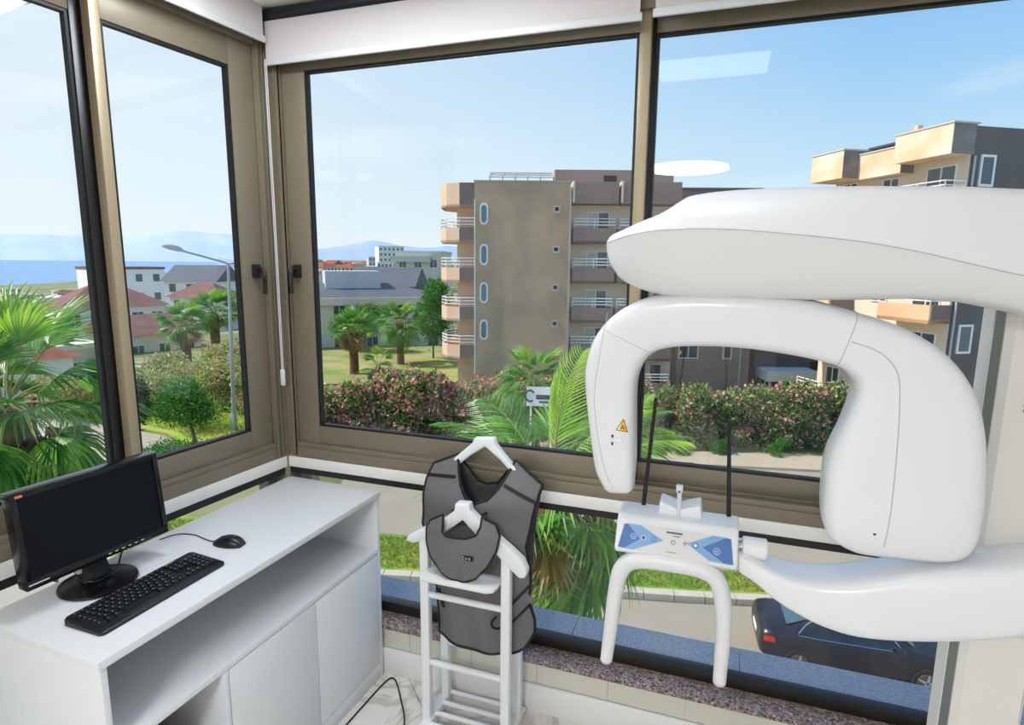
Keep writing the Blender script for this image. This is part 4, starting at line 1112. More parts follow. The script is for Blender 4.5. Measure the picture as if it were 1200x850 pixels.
balcony(bA, [(x * 0.98, y) for x, y in plan], za(6.05), 1.75, 0, M_PINK, M_PINK, M_DKGREY, rail=False)
lbox('flank_wall', bA, -1.45, 0.0, 1.3, 11.5, 0.0, za(6.1), M_PINK)
for z in (3.6, 0.63, -2.37, -5.32): win_x(bA, 2.0, 3.8, -1.45, za(z), za(z) + 2.1)
# right-hand stack with loggias
lbox('stack_wall', bA, 7.08, 15.6, 1.6, 12.0, 0.0, za(7.9), M_CREAM)
lbox('fin_wall', bA, 7.08, 7.25, 0.15, 1.6, 0.0, za(7.6), M_CREAM)
for z in (3.42, 0.45, -2.55, -5.50, -8.4):
    for (a, c) in ((7.45, 10.60), (10.85, 15.2)):
        pln = [(a, 1.6), (a, 0.1), (c, 0.1), (c, 1.6)]
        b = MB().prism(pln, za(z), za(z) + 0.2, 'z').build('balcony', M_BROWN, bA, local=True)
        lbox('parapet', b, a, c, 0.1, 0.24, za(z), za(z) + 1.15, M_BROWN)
        lbox('parapet', b, a, a + 0.14, 0.241, 1.6, za(z), za(z) + 1.15, M_CREAM); lbox('parapet', b, c - 0.14, c, 0.241, 1.6, za(z), za(z) + 1.15, M_BROWN)  # left end cream as the lit side, the rest brown as shade
        railing(b, [(a + 0.05, 1.5), (a + 0.05, 0.17), (c - 0.05, 0.17), (c - 0.05, 1.5)], za(z) + 1.15, za(z) + 1.85)
    for a in (8.6, 11.9): win_y(bA, a, a + 1.7, 1.58, za(z) + 0.25, za(z) + 2.45, mull=1, curtain=True)
    win_y(bA, 13.9, 14.9, 1.58, za(z) + 0.25, za(z) + 2.45, mull=0)
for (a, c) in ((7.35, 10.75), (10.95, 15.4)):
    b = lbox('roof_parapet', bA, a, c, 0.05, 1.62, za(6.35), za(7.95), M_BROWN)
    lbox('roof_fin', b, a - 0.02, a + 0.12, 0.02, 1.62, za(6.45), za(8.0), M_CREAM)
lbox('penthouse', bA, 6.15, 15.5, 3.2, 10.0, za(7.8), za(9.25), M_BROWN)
lbox('penthouse_side', bA, 6.02, 6.15, 3.2, 10.0, za(7.8), za(9.2), M_CREAM)
lbox('penthouse_window', bA, 10.0, 11.0, 3.15, 3.21, za(8.35), za(8.8), MATS['dark_opening'])
# roof frames of the solar panels
mb = MB()
for x in np.linspace(1.0, 6.0, 6): mb.tube([(x, 3.0, za(7.9)), (x, 3.0, za(8.62)), (x + 0.15, 5.2, za(9.25))], 0.05, 5)
for y, z in ((3.0, 8.62), (4.1, 8.95), (5.2, 9.25)): mb.tube([(0.9, y, za(z)), (6.2, y, za(z))], 0.05, 5)
mb.build('roof_frame', mat('galvanised', (176, 178, 178), 0.5, 0.5), bA, local=True)
# lower right wing
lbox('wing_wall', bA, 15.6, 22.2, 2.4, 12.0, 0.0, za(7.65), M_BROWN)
lbox('wing_coping', bA, 15.6, 22.3, 2.3, 12.0, za(7.65), za(7.85), mat('dark_coping', (96, 88, 84), 0.9))
for z in (3.6, 0.6, -2.4, -5.6):
    win_y(bA, 16.4, 18.0, 2.38, za(z), za(z) + 1.5); win_y(bA, 20.0, 20.7, 2.38, za(z), za(z) + 1.2, mull=0)
MB().tube([(21.4, 2.28, 0.5), (21.4, 2.28, za(7.4))], 0.07, 8).build('drain_pipe', MATS['pale_pipe'], bA, local=True)

# ---- building B on the right: sunlit balcony front, grey side
ZB = -9.0
bB = thing('apartment_building', 'peach apartment block on the right with peeling parapets and dark grey side wall', 'building', (11.8, 38.2, ZB), R(31.3))
zb = lambda z: z - ZB
# local +x runs along the grey side, local +y along the sunlit front (which faces local -x)
M_PEACH = mat('peach_render', (238, 194, 152), 0.9, rgb2=(228, 178, 138), scale=0.5)
M_PEEL = mat('peeling_peach', (238, 192, 150), 0.9, rgb2=(240, 226, 208), scale=0.45)
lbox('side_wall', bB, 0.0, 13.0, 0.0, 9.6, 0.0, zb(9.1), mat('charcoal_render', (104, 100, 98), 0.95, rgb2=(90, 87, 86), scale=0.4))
lbox('front_wall', bB, -0.12, 0.0, 0.05, 9.5, 0.0, zb(8.0), M_CREAM)
def para(y0, y1, out, z0, z1):
    b = lbox('roof_parapet', bB, -out, -0.1, y0, y1, zb(z0), zb(z1), M_PEEL)
    lbox('parapet_end', b, -out + 0.02, -0.1, y0 - 0.03, y0, zb(z0), zb(z1) - 0.02, mat('shade_and_stain_grey', (110, 104, 104), 0.95, rgb2=(140, 132, 130), scale=0.9))  # patchy grey end face with its shade painted into the tone
    lbox('coping', b, -out - 0.05, 0.1, y0 - 0.05, y1, zb(z1), zb(z1) + 0.08, mat('pale_coping', (200, 196, 190), 0.9))
para(-0.15, 3.4, 1.5, 7.65, 9.15)
para(3.4, 6.6, 1.0, 7.2, 8.65)
para(6.6, 9.4, 2.1, 7.3, 8.95)
for z in (4.9, 1.9, -1.1, -4.1, -7.1):
    for y0, y1, out in ((-0.05, 3.4, 1.5), (6.8, 9.2, 2.0)):
        b = lbox('balcony', bB, -out, -0.1, y0, y1, zb(z), zb(z) + 0.2, M_PEACH)
        lbox('parapet', b, -out, -out + 0.14, y0, y1, zb(z), zb(z) + 1.0, M_PEACH)
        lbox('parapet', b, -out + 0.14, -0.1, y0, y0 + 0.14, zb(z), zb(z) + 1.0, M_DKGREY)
        railing(b, [(-0.15, y0 + 0.06), (-out + 0.06, y0 + 0.06), (-out + 0.06, y1)], zb(z) + 1.0, zb(z) + 1.45, 2)
    win_x(bB, 0.6, 2.4, -0.14, zb(z) + 0.25, zb(z) + 2.4); win_x(bB, 4.2, 5.4, -0.14, zb(z) + 0.9, zb(z) + 2.2); win_x(bB, 7.4, 8.6, -0.14, zb(z) + 0.25, zb(z) + 2.3)
for z in (6.1, -2.75, 1.7):
    win_y(bB, 0.55, 1.5, -0.02, zb(z), zb(z) + 1.6, mull=0, fr=0.12)
MB().tube([(0.12, -0.09, 1.0), (0.12, -0.09, zb(7.6))], 0.06, 8).build('drain_pipe', MATS['pale_pipe'], bB, local=True)
lbox('chimney_pot', bB, -0.6, -0.3, 2.9, 3.2, zb(9.1), zb(9.7), M_PEACH)
mb = MB()
for y in (4.4, 5.8): mb.tube([(-0.3, y, zb(8.6)), (0.1, y, zb(9.05))], 0.05, 5)
mb.box(-0.4, 1.2, 3.6, 6.6, zb(9.0), zb(9.12)); mb.build('solar_panel', mat('solar_dark', (60, 66, 78), 0.3), bB, local=True)
# single-storey garage with a white canopy between the two blocks
ga = thing('garage_building', 'low shaded garage with white canopy between the two apartment blocks', 'building', (3.0, 53.6, -9.0), R(18))
lbox('wall', ga, 0, 8, 0, 6, 0, 5.4, mat('garage_brown', (112, 98, 92), 0.9))
lbox('opening', ga, 4.7, 7.6, -0.06, 0.02, 0.3, 3.0, MATS['dark_opening'])
lbox('canopy', ga, 0.2, 4.4, -2.4, 0.1, 1.7, 2.5, mat('white_canopy', (244, 240, 232), 0.7))
for x in (0.5, 4.1): MB().tube([(x, -2.2, 0.0), (x, -2.2, 1.7)], 0.09, 8).build('canopy_post', M_CREAM, ga, local=True)

# ================================================================== HOUSES
M_TILE = mat('red_roof_tile', (172, 92, 66), 0.9, rgb2=(142, 70, 52), scale=0.8)
M_TILE2 = mat('brown_roof_tile', (140, 96, 84), 0.9, rgb2=(116, 80, 72), scale=0.8)
M_SLATE = mat('grey_roof', (98, 100, 108), 0.8, vary=0.12, scale=0.6)
M_HW = [mat('house_white', (238, 236, 230), 0.9, vary=0.05, scale=0.4), mat('house_cream', (230, 220, 196), 0.9, vary=0.05, scale=0.4), mat('house_grey', (206, 206, 204), 0.9, vary=0.05, scale=0.4), mat('house_sand', (222, 204, 172), 0.9, vary=0.05, scale=0.4)]
M_HWIN = mat('house_window', (84, 90, 98), 0.3)
def house(label, x, y, rz, w, d, h, roof, wm, rm, rh=2.2, group=None, far=True, z=None, cat='house', name='house', floors=2, cols=4):
    z = ground_z(x, y) - 0.5 if z is None else z
    t = thing(name, label, cat, (x, y, z), rz, group=group)
    lbox('wall', t, -w / 2, w / 2, -d / 2, d / 2, 0, h, wm)
    e = 0.5
    if roof == 'hip':
        r = min(w, d) / 2
        a, b = (w / 2 - r) if w > d else 0, (d / 2 - r) if d > w else 0
        v = [(-w / 2 - e, -d / 2 - e, h), (w / 2 + e, -d / 2 - e, h), (w / 2 + e, d / 2 + e, h), (-w / 2 - e, d / 2 + e, h), (-a - 0.01, -b - 0.01, h + rh), (a + 0.01, -b - 0.01, h + rh), (a + 0.01, b + 0.01, h + rh), (-a - 0.01, b + 0.01, h + rh)]
        MB().hexa(v[:4], v[4:]).build('roof', rm, t, local=True)
    elif roof == 'gable':
        MB().prism([(-d / 2 - e, h - 0.1), (d / 2 + e, h - 0.1), (0, h + rh)], -w / 2 - e, w / 2 + e, 'x').build('roof', rm, t, local=True)
    else:
        lbox('roof', t, -w / 2 - 0.15, w / 2 + 0.15, -d / 2 - 0.15, d / 2 + 0.15, h, h + 0.5, rm)
    mb = MB()
    for fl_ in range(floors):
        zz = h * (fl_ + 0.35) / floors
        for k in range(cols):
            xx = -w / 2 + w * (k + 0.5) / cols
            if far: mb.box(xx - 0.6, xx + 0.6, -d / 2 - 0.06, -d / 2 + 0.02, zz, zz + 1.5)
            else: win_y(t, xx - 0.7, xx + 0.7, -d / 2 - 0.01, zz, zz + 1.5)
    if far: mb.build('windows', M_HWIN, t, local=True, kind='stuff')
    return t
def toward(x, y): return math.atan2(y, x) - math.pi / 2     # local -y looks back to us
def at_az(az, d): p = polar(az, d); return float(p[0]), float(p[1])
# the wide grey-roofed house behind the palms
x, y = at_az(-15.2, 78); t = house('wide pale house with dark grey roof and upper floor box behind the palms', x, y, toward(x, y) + 0.10, 22, 12, 7.3, 'hip', M_HW[1], M_SLATE, 1.5, far=False, z=-9.5, cols=6)
lbox('roof_box', t, -3.0, 3.5, -2.5, 3.0, 7.4, 10.3, M_HW[2])
lbox('fascia', t, -11.7, 11.7, -6.75, -6.5, 6.5, 7.32, M_CREAM)
x, y = at_az(-11.6, 92); t = house('dark house beside the grey-roofed one', x, y, toward(x, y) - 0.25, 9, 9, 8.6, 'gable', M_DKGREY, M_SLATE, 2.6, far=False, z=-10.0, cols=3)
x, y = at_az(-8.3, 118); t = house('cream apartment house with green glazed balconies left of the grey gable', x, y, toward(x, y) - 0.2, 8.5, 12, 15.5, 'flat', M_HW[1], M_HW[2], far=False, z=-12, floors=4, cols=3, cat='building', name='apartment_house')
for k in range(4): lbox('balcony', t, -4.8, 2.5, -7.4, -6.0, 3.2 + 3.6 * k, 4.2 + 3.6 * k, mat('pale_green_glass', (178, 190, 176), 0.5))
x, y = at_az(-19.2, 120); house('tall grey tower block at the left edge of the front window', x, y, toward(x, y), 5, 9, 15.5, 'flat', M_HW[2], M_DKGREY, far=False, z=-11, floors=5, cols=2, cat='building', name='tower_block')
x, y = at_az(-11.5, 420); house('large white block standing above the distant roofs', x, y, toward(x, y) + 0.2, 17, 14, 21, 'flat', M_HW[0], M_HW[2], cat='building', name='tower_block', floors=6, cols=6, z=-9)
x, y = at_az(-34.2, 96); house('big villa with wide red hipped roof left of the lamp arm', x, y, toward(x, y) + 0.25, 11.5, 9, 7.0, 'hip', M_HW[0], M_TILE2, 2.8, far=False, z=-11.0, cols=5)
x, y = at_az(-31.8, 84); house('lower house with brown gable roof in front of the villa', x, y, toward(x, y) + 0.5, 9, 8, 4.2, 'gable', M_HW[1], M_TILE2, 1.9, far=False, z=-10.6, floors=1, cols=3)
x, y = at_az(-39.2, 74); house('sand-coloured garden house by the window mullion', x, y, toward(x, y) + 0.4, 9, 7, 4.2, 'flat', M_HW[3], M_HW[1], far=False, z=-11.0, floors=1, cols=2)
x, y = at_az(-33.0, 150); house('white terraced house with flat roof decks below the lamp head', x, y, toward(x, y) + 0.3, 13, 10, 11.5, 'flat', M_HW[0], M_TILE2, floors=3, cols=4, z=-11.5)
x, y = at_az(-27.2, 135); house('white house with grey gable left of the window post', x, y, toward(x, y) - 0.5, 10, 10, 9.5, 'gable', M_HW[0], M_SLATE, 3, floors=3, cols=3, z=-11.5)
x, y = at_az(-41.0, 58); house('white low wall house behind the big palm leaves', x, y, toward(x, y) + 0.3, 7, 6, 4.6, 'hip', M_HW[0], M_TILE, 1.8, floors=1, cols=2, z=-10.0)
hr = random.Random(5)
spots = []
tries = 0
spots = [at_az(*q) for q in ((-15.2, 78), (-11.6, 92), (-8.3, 118), (-19.2, 120), (-11.5, 420), (-35, 96), (-31.8, 84), (-39.2, 74), (-33, 150), (-27.2, 135), (-41.0, 58))]; nkey = len(spots)
for n_want, a0, a1, d0, d1, gap in ((60, -43, -22, 112, 260, 14.5), (60, -43, -21, 240, 620, 17.0), (24, -43, -24, 600, 1100, 22.0), (70, -20, -6, 150, 700, 16.0)):
    n0, tries = len(spots), 0
    while len(spots) < n0 + n_want and tries < 2500:
        tries += 1
        az = hr.uniform(a0, a1); d = d0 + (d1 - d0) * hr.random() ** 0.8
        x, y = at_az(az, d)
        if all(math.hypot(x - a, y - b) > gap for a, b in spots): spots.append((x, y))
WN = dict(zip([m.name for m in M_HW], ('white', 'cream', 'grey', 'sand-coloured')))
def zone(x, y):
    az = math.degrees(math.atan2(x * RGT[0] + y * RGT[1], x * FWD[0] + y * FWD[1]))
    return 'left of the window mullion' if az < -33 else ('seen in the left window' if az < -21 else 'seen in the front window')
for x, y in spots[nkey:]:
    d = math.hypot(x, y)
    red = hr.random() < 0.55
    near = d < 270
    w, dp = (hr.uniform(6.5, 9.0), hr.uniform(6, 8)) if near else (hr.uniform(8.0, 11.0), hr.uniform(7, 9))
    fl_ = hr.choice((1, 2, 2)) if near else hr.choice((2, 2, 2, 3)) + (1 if not red and hr.random() < 0.4 else 0)
    wm = hr.choice(M_HW); rt = hr.choice(('hip', 'hip', 'gable')); rm = hr.choice((M_TILE, M_TILE, M_TILE2)); rz = toward(x, y) + hr.uniform(-0.8, 0.8); nc = hr.choice((3, 4, 5))
    far_ = 'near' if near else 'distant'
    if red:
        lab = f"{WN[wm.name]} {far_} town house, {'red' if rm is M_TILE else 'brown'} {'hipped' if rt == 'hip' else 'gabled'} roof, {zone(x, y)}"
        house(lab, x, y, rz, w, dp, 3.1 * fl_, rt, wm, rm, hr.uniform(1.8, 2.6), lab, floors=fl_, cols=nc)
    else:
        lab = f"{WN[wm.name]} {far_} flat-roofed block of {('no', 'one', 'two', 'three', 'four')[fl_]} storey{'s' if fl_ > 1 else ''}, {zone(x, y)}"
        house(lab, x, y, rz, w, dp, 3.1 * fl_ + 1, 'flat', wm, hr.choice(M_HW), 0, lab, floors=fl_, cols=nc, name='town_block', cat='building')

# ================================================================== STREET LAMP
sl = thing('street_lamp', 'tall grey street lamp with one curved arm on the lawn', 'street lamp', (-26.33, 26.59, -7.9))
MB().tube([(-26.33, 26.59, -7.9), (-26.30, 26.62, -6.3), (-26.22, 26.70, -2.0), (-26.15, 26.77, 1.75)], [0.14, 0.12, 0.10, 0.075], 12).build('pole', mat('galvanised_pole', (170, 176, 184), 0.4, 0.5), sl, smooth=True)
MB().box(-26.47, -26.19, 26.45, 26.73, -7.9, -6.9).build('base_box', MATS['galvanised_pole'], sl, bevel=0.02)
MB().tube([(-26.15, 26.77, 1.70), (-26.25, 26.65, 1.80), (-27.0, 25.9, 2.12), (-27.72, 25.14, 2.42)], 0.055, 10).build('arm', MATS['galvanised_pole'], sl, smooth=True)
MB().tube([(-26.15, 26.77, 1.70), (-25.6, 27.4, 1.92), (-25.0, 28.1, 2.05)], 0.05, 10).build('arm', MATS['galvanised_pole'], sl, smooth=True)
hd = np.array([(-27.65, 25.20, 2.42), (-27.85, 25.0, 2.53), (-28.1, 24.72, 2.62), (-28.32, 24.47, 2.66)])
MB().tube(catmull(hd, 4), [0.06, 0.09, 0.12, 0.14, 0.15, 0.155, 0.155, 0.15, 0.145, 0.13, 0.11, 0.08, 0.03], 12).build('lamp_head', mat('lamp_grey', (186, 190, 194), 0.4), sl, smooth=True)
# white timber fence of the garden behind the lawn
fe = thing('garden_fence', 'low white fence in front of the two palms beyond the shrubs', 'fence', (*at_az(-31, 57), -8.0))
fa_ = np.array([at_az(-36, 56), at_az(-31, 56), at_az(-25.5, 56)])
for k in range(21):
    p = fa_[0] + (fa_[2] - fa_[0]) * k / 20
    MB().box(p[0] - 0.09, p[0] + 0.09, p[1] - 0.09, p[1] + 0.09, -8.2, -6.5).build('post', M_WPAINT, fe)
for z in (-7.4, -6.7):
    MB().hexa([(fa_[0][0], fa_[0][1] - .06, z), (fa_[2][0], fa_[2][1] - .06, z), (fa_[2][0], fa_[2][1] + .06, z), (fa_[0][0], fa_[0][1] + .06, z)],
              [(fa_[0][0], fa_[0][1] - .06, z + .18), (fa_[2][0], fa_[2][1] - .06, z + .18), (fa_[2][0], fa_[2][1] + .06, z + .18), (fa_[0][0], fa_[0][1] + .06, z + .18)]).build('rail', M_WPAINT, fe)

# ================================================================== CAR (dark sedan, tail to the left)
cr0 = thing('car', 'dark blue-black sedan parked in the street below the right pane', 'car', (3.66, 15.85, -8.0), R(4.8))
M_CAR = mat('car_paint', (24, 26, 38), 0.3)
M_CGL = mat('car_glass', (18, 24, 28), 0.03, spec=0.9)
# stations along the length (x from tail to nose): sill z, shoulder z, roof z, half widths at sill, shoulder, roof
st = [(-2.28, .42, .72, .74, .62, .66, .60), (-2.22, .30, .86, .98, .74, .78, .62), (-2.0, .26, .92, 1.06, .82, .85, .64), (-1.62, .24, .95, 1.10, .86, .885, .62), (-1.25, .22, .96, 1.24, .88, .90, .56),
      (-0.85, .22, .965, 1.38, .89, .905, .56), (-0.35, .22, .96, 1.43, .89, .905, .57), (0.2, .22, .95, 1.42, .89, .905, .575), (0.62, .22, .94, 1.33, .89, .905, .58), (1.05, .23, .93, 1.06, .885, .90, .62), (1.22, .23, .92, .985, .88, .895, .66),
      (1.7, .24, .86, .93, .87, .885, .66), (2.05, .28, .78, .82, .82, .84, .62), (2.22, .34, .66, .70, .72, .74, .56), (2.30, .42, .58, .60, .58, .60, .50)]
rings = []
for x, zs, zh, zr, ws, wh, wr in catmull(np.array(st), 3):
    half = [(0.0, zs), (ws * 0.8, zs), (ws, zs + 0.06), (wh * 1.005, (zs + zh) / 2 + .02), (wh, zh - 0.04), (wh - 0.025, zh + 0.005), (wr + (wh - wr) * 0.45, zh + (zr - zh) * 0.55), (wr, zr - 0.035), (wr * 0.82, zr - 0.004), (0.0, zr + 0.012)]
    rings.append([(x, -y, z) for y, z in half] + [(x, y, z) for y, z in half[-2:0:-1]])
body = MB().rings(rings).build('body', M_CAR, cr0, local=True, smooth=True, auto=50)
def cside(x, z):
    """half width of the body at (x, z)"""
    A_ = np.array(st); r = [np.interp(x, A_[:, 0], A_[:, k]) for k in range(1, 7)]
    zs, zh, zr, ws, wh, wr = r
    if z <= zh: return wh
    return np.interp((z - zh) / max(zr - zh, 0.01), (0, .55, .92, 1), (wh - 0.02, wr + (wh - wr) * 0.45, wr, wr * 0.8))
def side_panel(name, poly, m, parent, s=-1, off=0.012):
    P = []
    for (a, b) in zip(poly, poly[1:] + poly[:1]):
        for k in range(4): P.append((a[0] + (b[0] - a[0]) * k / 4, a[1] + (b[1] - a[1]) * k / 4))
    c = (sum(p[0] for p in P) / len(P), sum(p[1] for p in P) / len(P))
    outer = [(x, s * (cside(x, z) + off), z) for x, z in P]; inner = [(x, s * (cside(x, z) - 0.03), z) for x, z in P]
    n = len(P); cc = (c[0], s * (cside(*c) + off + 0.004), c[1])
    return MB().add(outer + inner + [cc], [(i, (i + 1) % n, 2 * n) for i in range(n)] + [(i, n + i, n + (i + 1) % n, (i + 1) % n) for i in range(n)]).build(name, m, parent, local=True)
for s in (-1, 1):
    side_panel('side_window', [(-1.30, 1.02), (-0.42, 0.99), (-0.42, 1.37), (-0.80, 1.33), (-1.12, 1.20)], M_CGL, cr0, s)
    side_panel('side_window', [(-0.36, 0.99), (0.78, 0.97), (0.55, 1.20), (0.25, 1.36), (-0.36, 1.375)], M_CGL, cr0, s)
    tr_ = [(-1.42, 1.02), (-1.16, 1.225), (-0.80, 1.365), (-0.36, 1.405), (0.26, 1.39), (0.60, 1.22), (0.84, 0.985)]
    MB().tube([(x, s * (cside(x, z) + 0.012), z) for x, z in catmull(np.array(tr_), 4)], 0.014, 6).build('window_trim', mat('chrome', (190, 194, 198), 0.12, 1.0), cr0, local=True, smooth=True)
    MB().tube([(x, s * (cside(x, 0.97) + 0.012), 1.005 - 0.018 * (x + 1.42)) for x in np.linspace(-1.42, 0.84, 12)], 0.014, 6).build('window_trim', MATS['chrome'], cr0, local=True, smooth=True)
    for x in (-0.75, 0.42): MB().box(x - 0.11, x + 0.11, s * 0.915 - 0.02, s * 0.915 + 0.02, 0.845, 0.875).build('door_handle', M_CAR, cr0, local=True, bevel=0.008)
    MB().hexa([(0.66, s * 0.92, 0.97), (0.86, s * 0.92, 0.97), (0.86, s * 1.06, 0.98), (0.70, s * 1.06, 0.98)], [(0.66, s * 0.92, 1.10), (0.84, s * 0.92, 1.10), (0.82, s * 1.05, 1.09), (0.70, s * 1.05, 1.09)]).build('mirror', M_CAR, cr0, local=True, bevel=0.02)
    side_panel('tail_light', [(-2.20, 0.70), (-1.93, 0.74), (-1.95, 0.86), (-2.19, 0.87)], mat('tail_red', (196, 30, 26), 0.2), cr0, s, 0.014)
    side_panel('head_light', [(1.75, 0.66), (2.10, 0.60), (2.08, 0.72), (1.78, 0.79)], mat('head_light_glass', (200, 206, 212), 0.1), cr0, s, 0.014)
    for x in (-1.38, 1.38):
        wh = MB().lathe([(0.0, -0.10), (0.30, -0.10), (0.325, -0.08), (0.325, 0.08), (0.30, 0.10), (0.0, 0.10)], (x, s * 0.84, 0.325), 28, 'y').build('wheel', mat('tyre', (22, 22, 23), 0.8), cr0, local=True, smooth=True)
        MB().lathe([(0.0, -0.012), (0.22, -0.012), (0.225, 0.0), (0.0, 0.0)], (x, s * 0.945, 0.325), 24, 'y').build('rim', mat('rim_dark', (96, 98, 102), 0.3, 0.8), wh, local=True, smooth=True)
        mb = MB()
        for k in range(5):
            a = R(72 * k + 12); ca, sa = math.cos(a), math.sin(a)
            q = [(x + ca * r_ - sa * w, 0.325 + sa * r_ + ca * w) for r_, w in ((0.03, -0.035), (0.215, -0.02), (0.215, 0.02), (0.03, 0.035))]
            mb.prism(q, s * 0.945, s * 0.965, 'y')
        mb.build('spokes', mat('rim_silver', (190, 192, 196), 0.25, 0.9), wh, local=True)
def glass_top(name, x0, x1, k0, k1, m):
    rows = []
    A_ = np.array(st)
    for t in np.linspace(0, 1, 7):
        x = x0 + (x1 - x0) * t; zr = np.interp(x, A_[:, 0], A_[:, 3]) + 0.022; w = np.interp(x, A_[:, 0], A_[:, 6]) * (k0 + (k1 - k0) * t)
        rows.append([(x, y * w, zr - 0.012 * abs(y) ** 2) for y in np.linspace(-1, 1, 7)])
    mb = MB().rings(rows, cap=False, closed=False)
    return mb.build(name, m, cr0, local=True, smooth=True)
glass_top('rear_screen', -1.66, -1.02, 0.92, 0.95, mat('rear_glass', (60, 84, 96), 0.03, spec=0.9))
glass_top('windscreen', 0.55, 1.16, 0.98, 1.0, M_CGL)
MB().box(-2.30, -2.26, -0.26, 0.26, 0.60, 0.71).build('number_plate', M_WPAINT, cr0, local=True)

# ================================================================== FOLIAGE TOOLS
def leaf_mesh(name, C_, size, m, up=0.3, aspect=0.45, seed=0, N_=None):
    """one rhombic leaf per centre, turned at random; N_ optional outward directions"""
    g = np.random.default_rng(seed); n = len(C_)
    a = g.normal(size=(n, 3)); a[:, 2] += up
    if N_ is not None: a += 0.9 * N_
    a /= np.linalg.norm(a, axis=1)[:, None]
    b = np.cross(a, g.normal(size=(n, 3))); b /= np.linalg.norm(b, axis=1)[:, None] + 1e-9
    s = size * g.uniform(0.65, 1.35, n)[:, None]
    c = np.cross(a, b)
    V = np.stack([C_ - a * s * 0.5, C_ + b * s * aspect * 0.5, C_ + a * s * 0.5 + c * s * 0.08, C_ - b * s * aspect * 0.5], 1).reshape(-1, 3)
    me = bpy.data.meshes.new(name)
    me.vertices.add(4 * n); me.vertices.foreach_set('co', V.astype(np.float32).ravel())
    me.loops.add(4 * n); me.loops.foreach_set('vertex_index', np.arange(4 * n, dtype=np.int32))
    me.polygons.add(n); me.polygons.foreach_set('loop_start', np.arange(0, 4 * n, 4, dtype=np.int32))
    me.update(calc_edges=True); me.validate(); me.materials.append(m)
    return me
def blob_points(n, blobs, seed, shell=0.55):
    """points in the outer part of a set of ellipsoids (cx, cy, cz, rx, ry, rz)"""
    g = np.random.default_rng(seed); B = np.array(blobs, float)
    w = (B[:, 3] * B[:, 4] * B[:, 5]) ** (2 / 3); pick = g.choice(len(B), n, p=w / w.sum())
    d = g.normal(size=(n, 3)); d /= np.linalg.norm(d, axis=1)[:, None]
    r = (shell ** 3 + (1 - shell ** 3) * g.random(n)) ** (1 / 3)
    r *= 1 + 0.16 * g.normal(size=n)
    return B[pick, :3] + d * r[:, None] * B[pick, 3:], d
def stuff_part(me, name, parent):
    o = bpy.data.objects.new(name, me); COL.objects.link(o); o.parent = parent; o['kind'] = 'stuff'; PM[o.name] = PM[parent.name]; return o
L_OLE = leaf_mat('oleander_leaf', [(40, 78, 32), (66, 112, 44), (110, 150, 60), (190, 200, 112), (84, 104, 56), (222, 218, 160)])  # palest tones stand in for bright highlights on the hedge
L_OLEL = leaf_mat('sunlit_oleander_leaf', [(92, 122, 50), (140, 164, 76), (196, 196, 116), (226, 220, 164), (160, 146, 98)])  # lighter copy of the oleander leaf, sunlight put into its tones
L_PINK = leaf_mat('pink_blossom', [(214, 118, 122), (236, 158, 156), (196, 98, 100), (246, 200, 190), (210, 136, 116)], 0.3)
L_TREE = leaf_mat('fresh_tree_leaf', [(40, 98, 30), (66, 134, 36), (92, 160, 44), (34, 78, 32)])
L_DARK = leaf_mat('dark_tree_leaf', [(34, 62, 34), (54, 86, 40), (80, 108, 52), (40, 66, 42)])
L_GRASS = leaf_mat('grass_blade', [(94, 142, 30), (130, 170, 40), (172, 170, 66), (110, 150, 44)])
M_BARK = mat('bark', (112, 92, 72), 0.95, vary=0.3, scale=6)
M_CORE = mat('shaded_twigs', (40, 50, 30), 1.0)

def bush(name, label, x, y, z, blobs, n, leaf, size, flowers=0, group=None, seed=0, cat='shrub', up=0.4, fsize=0.18, stems=5):
    """blobs in metres around (x, y, z)"""
    t = thing(name, label, cat, (x, y, z), group=group)
    pts, nd = blob_points(n, blobs, seed)
    pts[:, 2] = np.maximum(pts[:, 2], 0.05)
    stuff_part(leaf_mesh('foliage', pts, size, leaf, up, 0.4, seed, nd), 'foliage', t)
    if flowers:
        B = np.array(blobs, float); B[:, 3:] *= 1.04
        fp, fd = blob_points(flowers // 6, B, seed + 1, 0.94)
        g = np.random.default_rng(seed + 2)
        fp = np.repeat(fp, 6, 0) + g.normal(size=(len(fp) * 6, 3)) * fsize * 0.7
        stuff_part(leaf_mesh('blossom', fp, fsize, L_PINK, 0.4, 0.8, seed + 3), 'blossom', t)
    mb = MB(); g = random.Random(seed)
    for k in range(stems):
        b = g.choice(blobs)
        mb.tube([(b[0] * 0.2 + g.uniform(-.2, .2), b[1] * 0.2 + g.uniform(-.2, .2), 0), (b[0] * 0.7, b[1] * 0.7, b[2] * 0.6), (b[0], b[1], b[2])], [0.05, 0.04, 0.015], 6)
    mb.build('stems', M_BARK, t, local=True)
    return t
def oblobs(g, w, d, h, n):
    out = []
    for k in range(n):
        x = g.uniform(-w / 2, w / 2) * 0.75; y = g.uniform(-d / 2, d / 2) * 0.6
        r = g.uniform(0.55, 0.95)
        zc = (0.20 if k % 3 == 0 else g.uniform(0.42, 0.80)) * h * (1 - 0.20 * abs(x) / w)
        out.append((x, y, zc, w * 0.33 * r, d * 0.40 * r, h * 0.31 * r))
    return out
ORD = ('first', 'second', 'third', 'fourth', 'fifth', 'sixth', 'seventh', 'eighth')
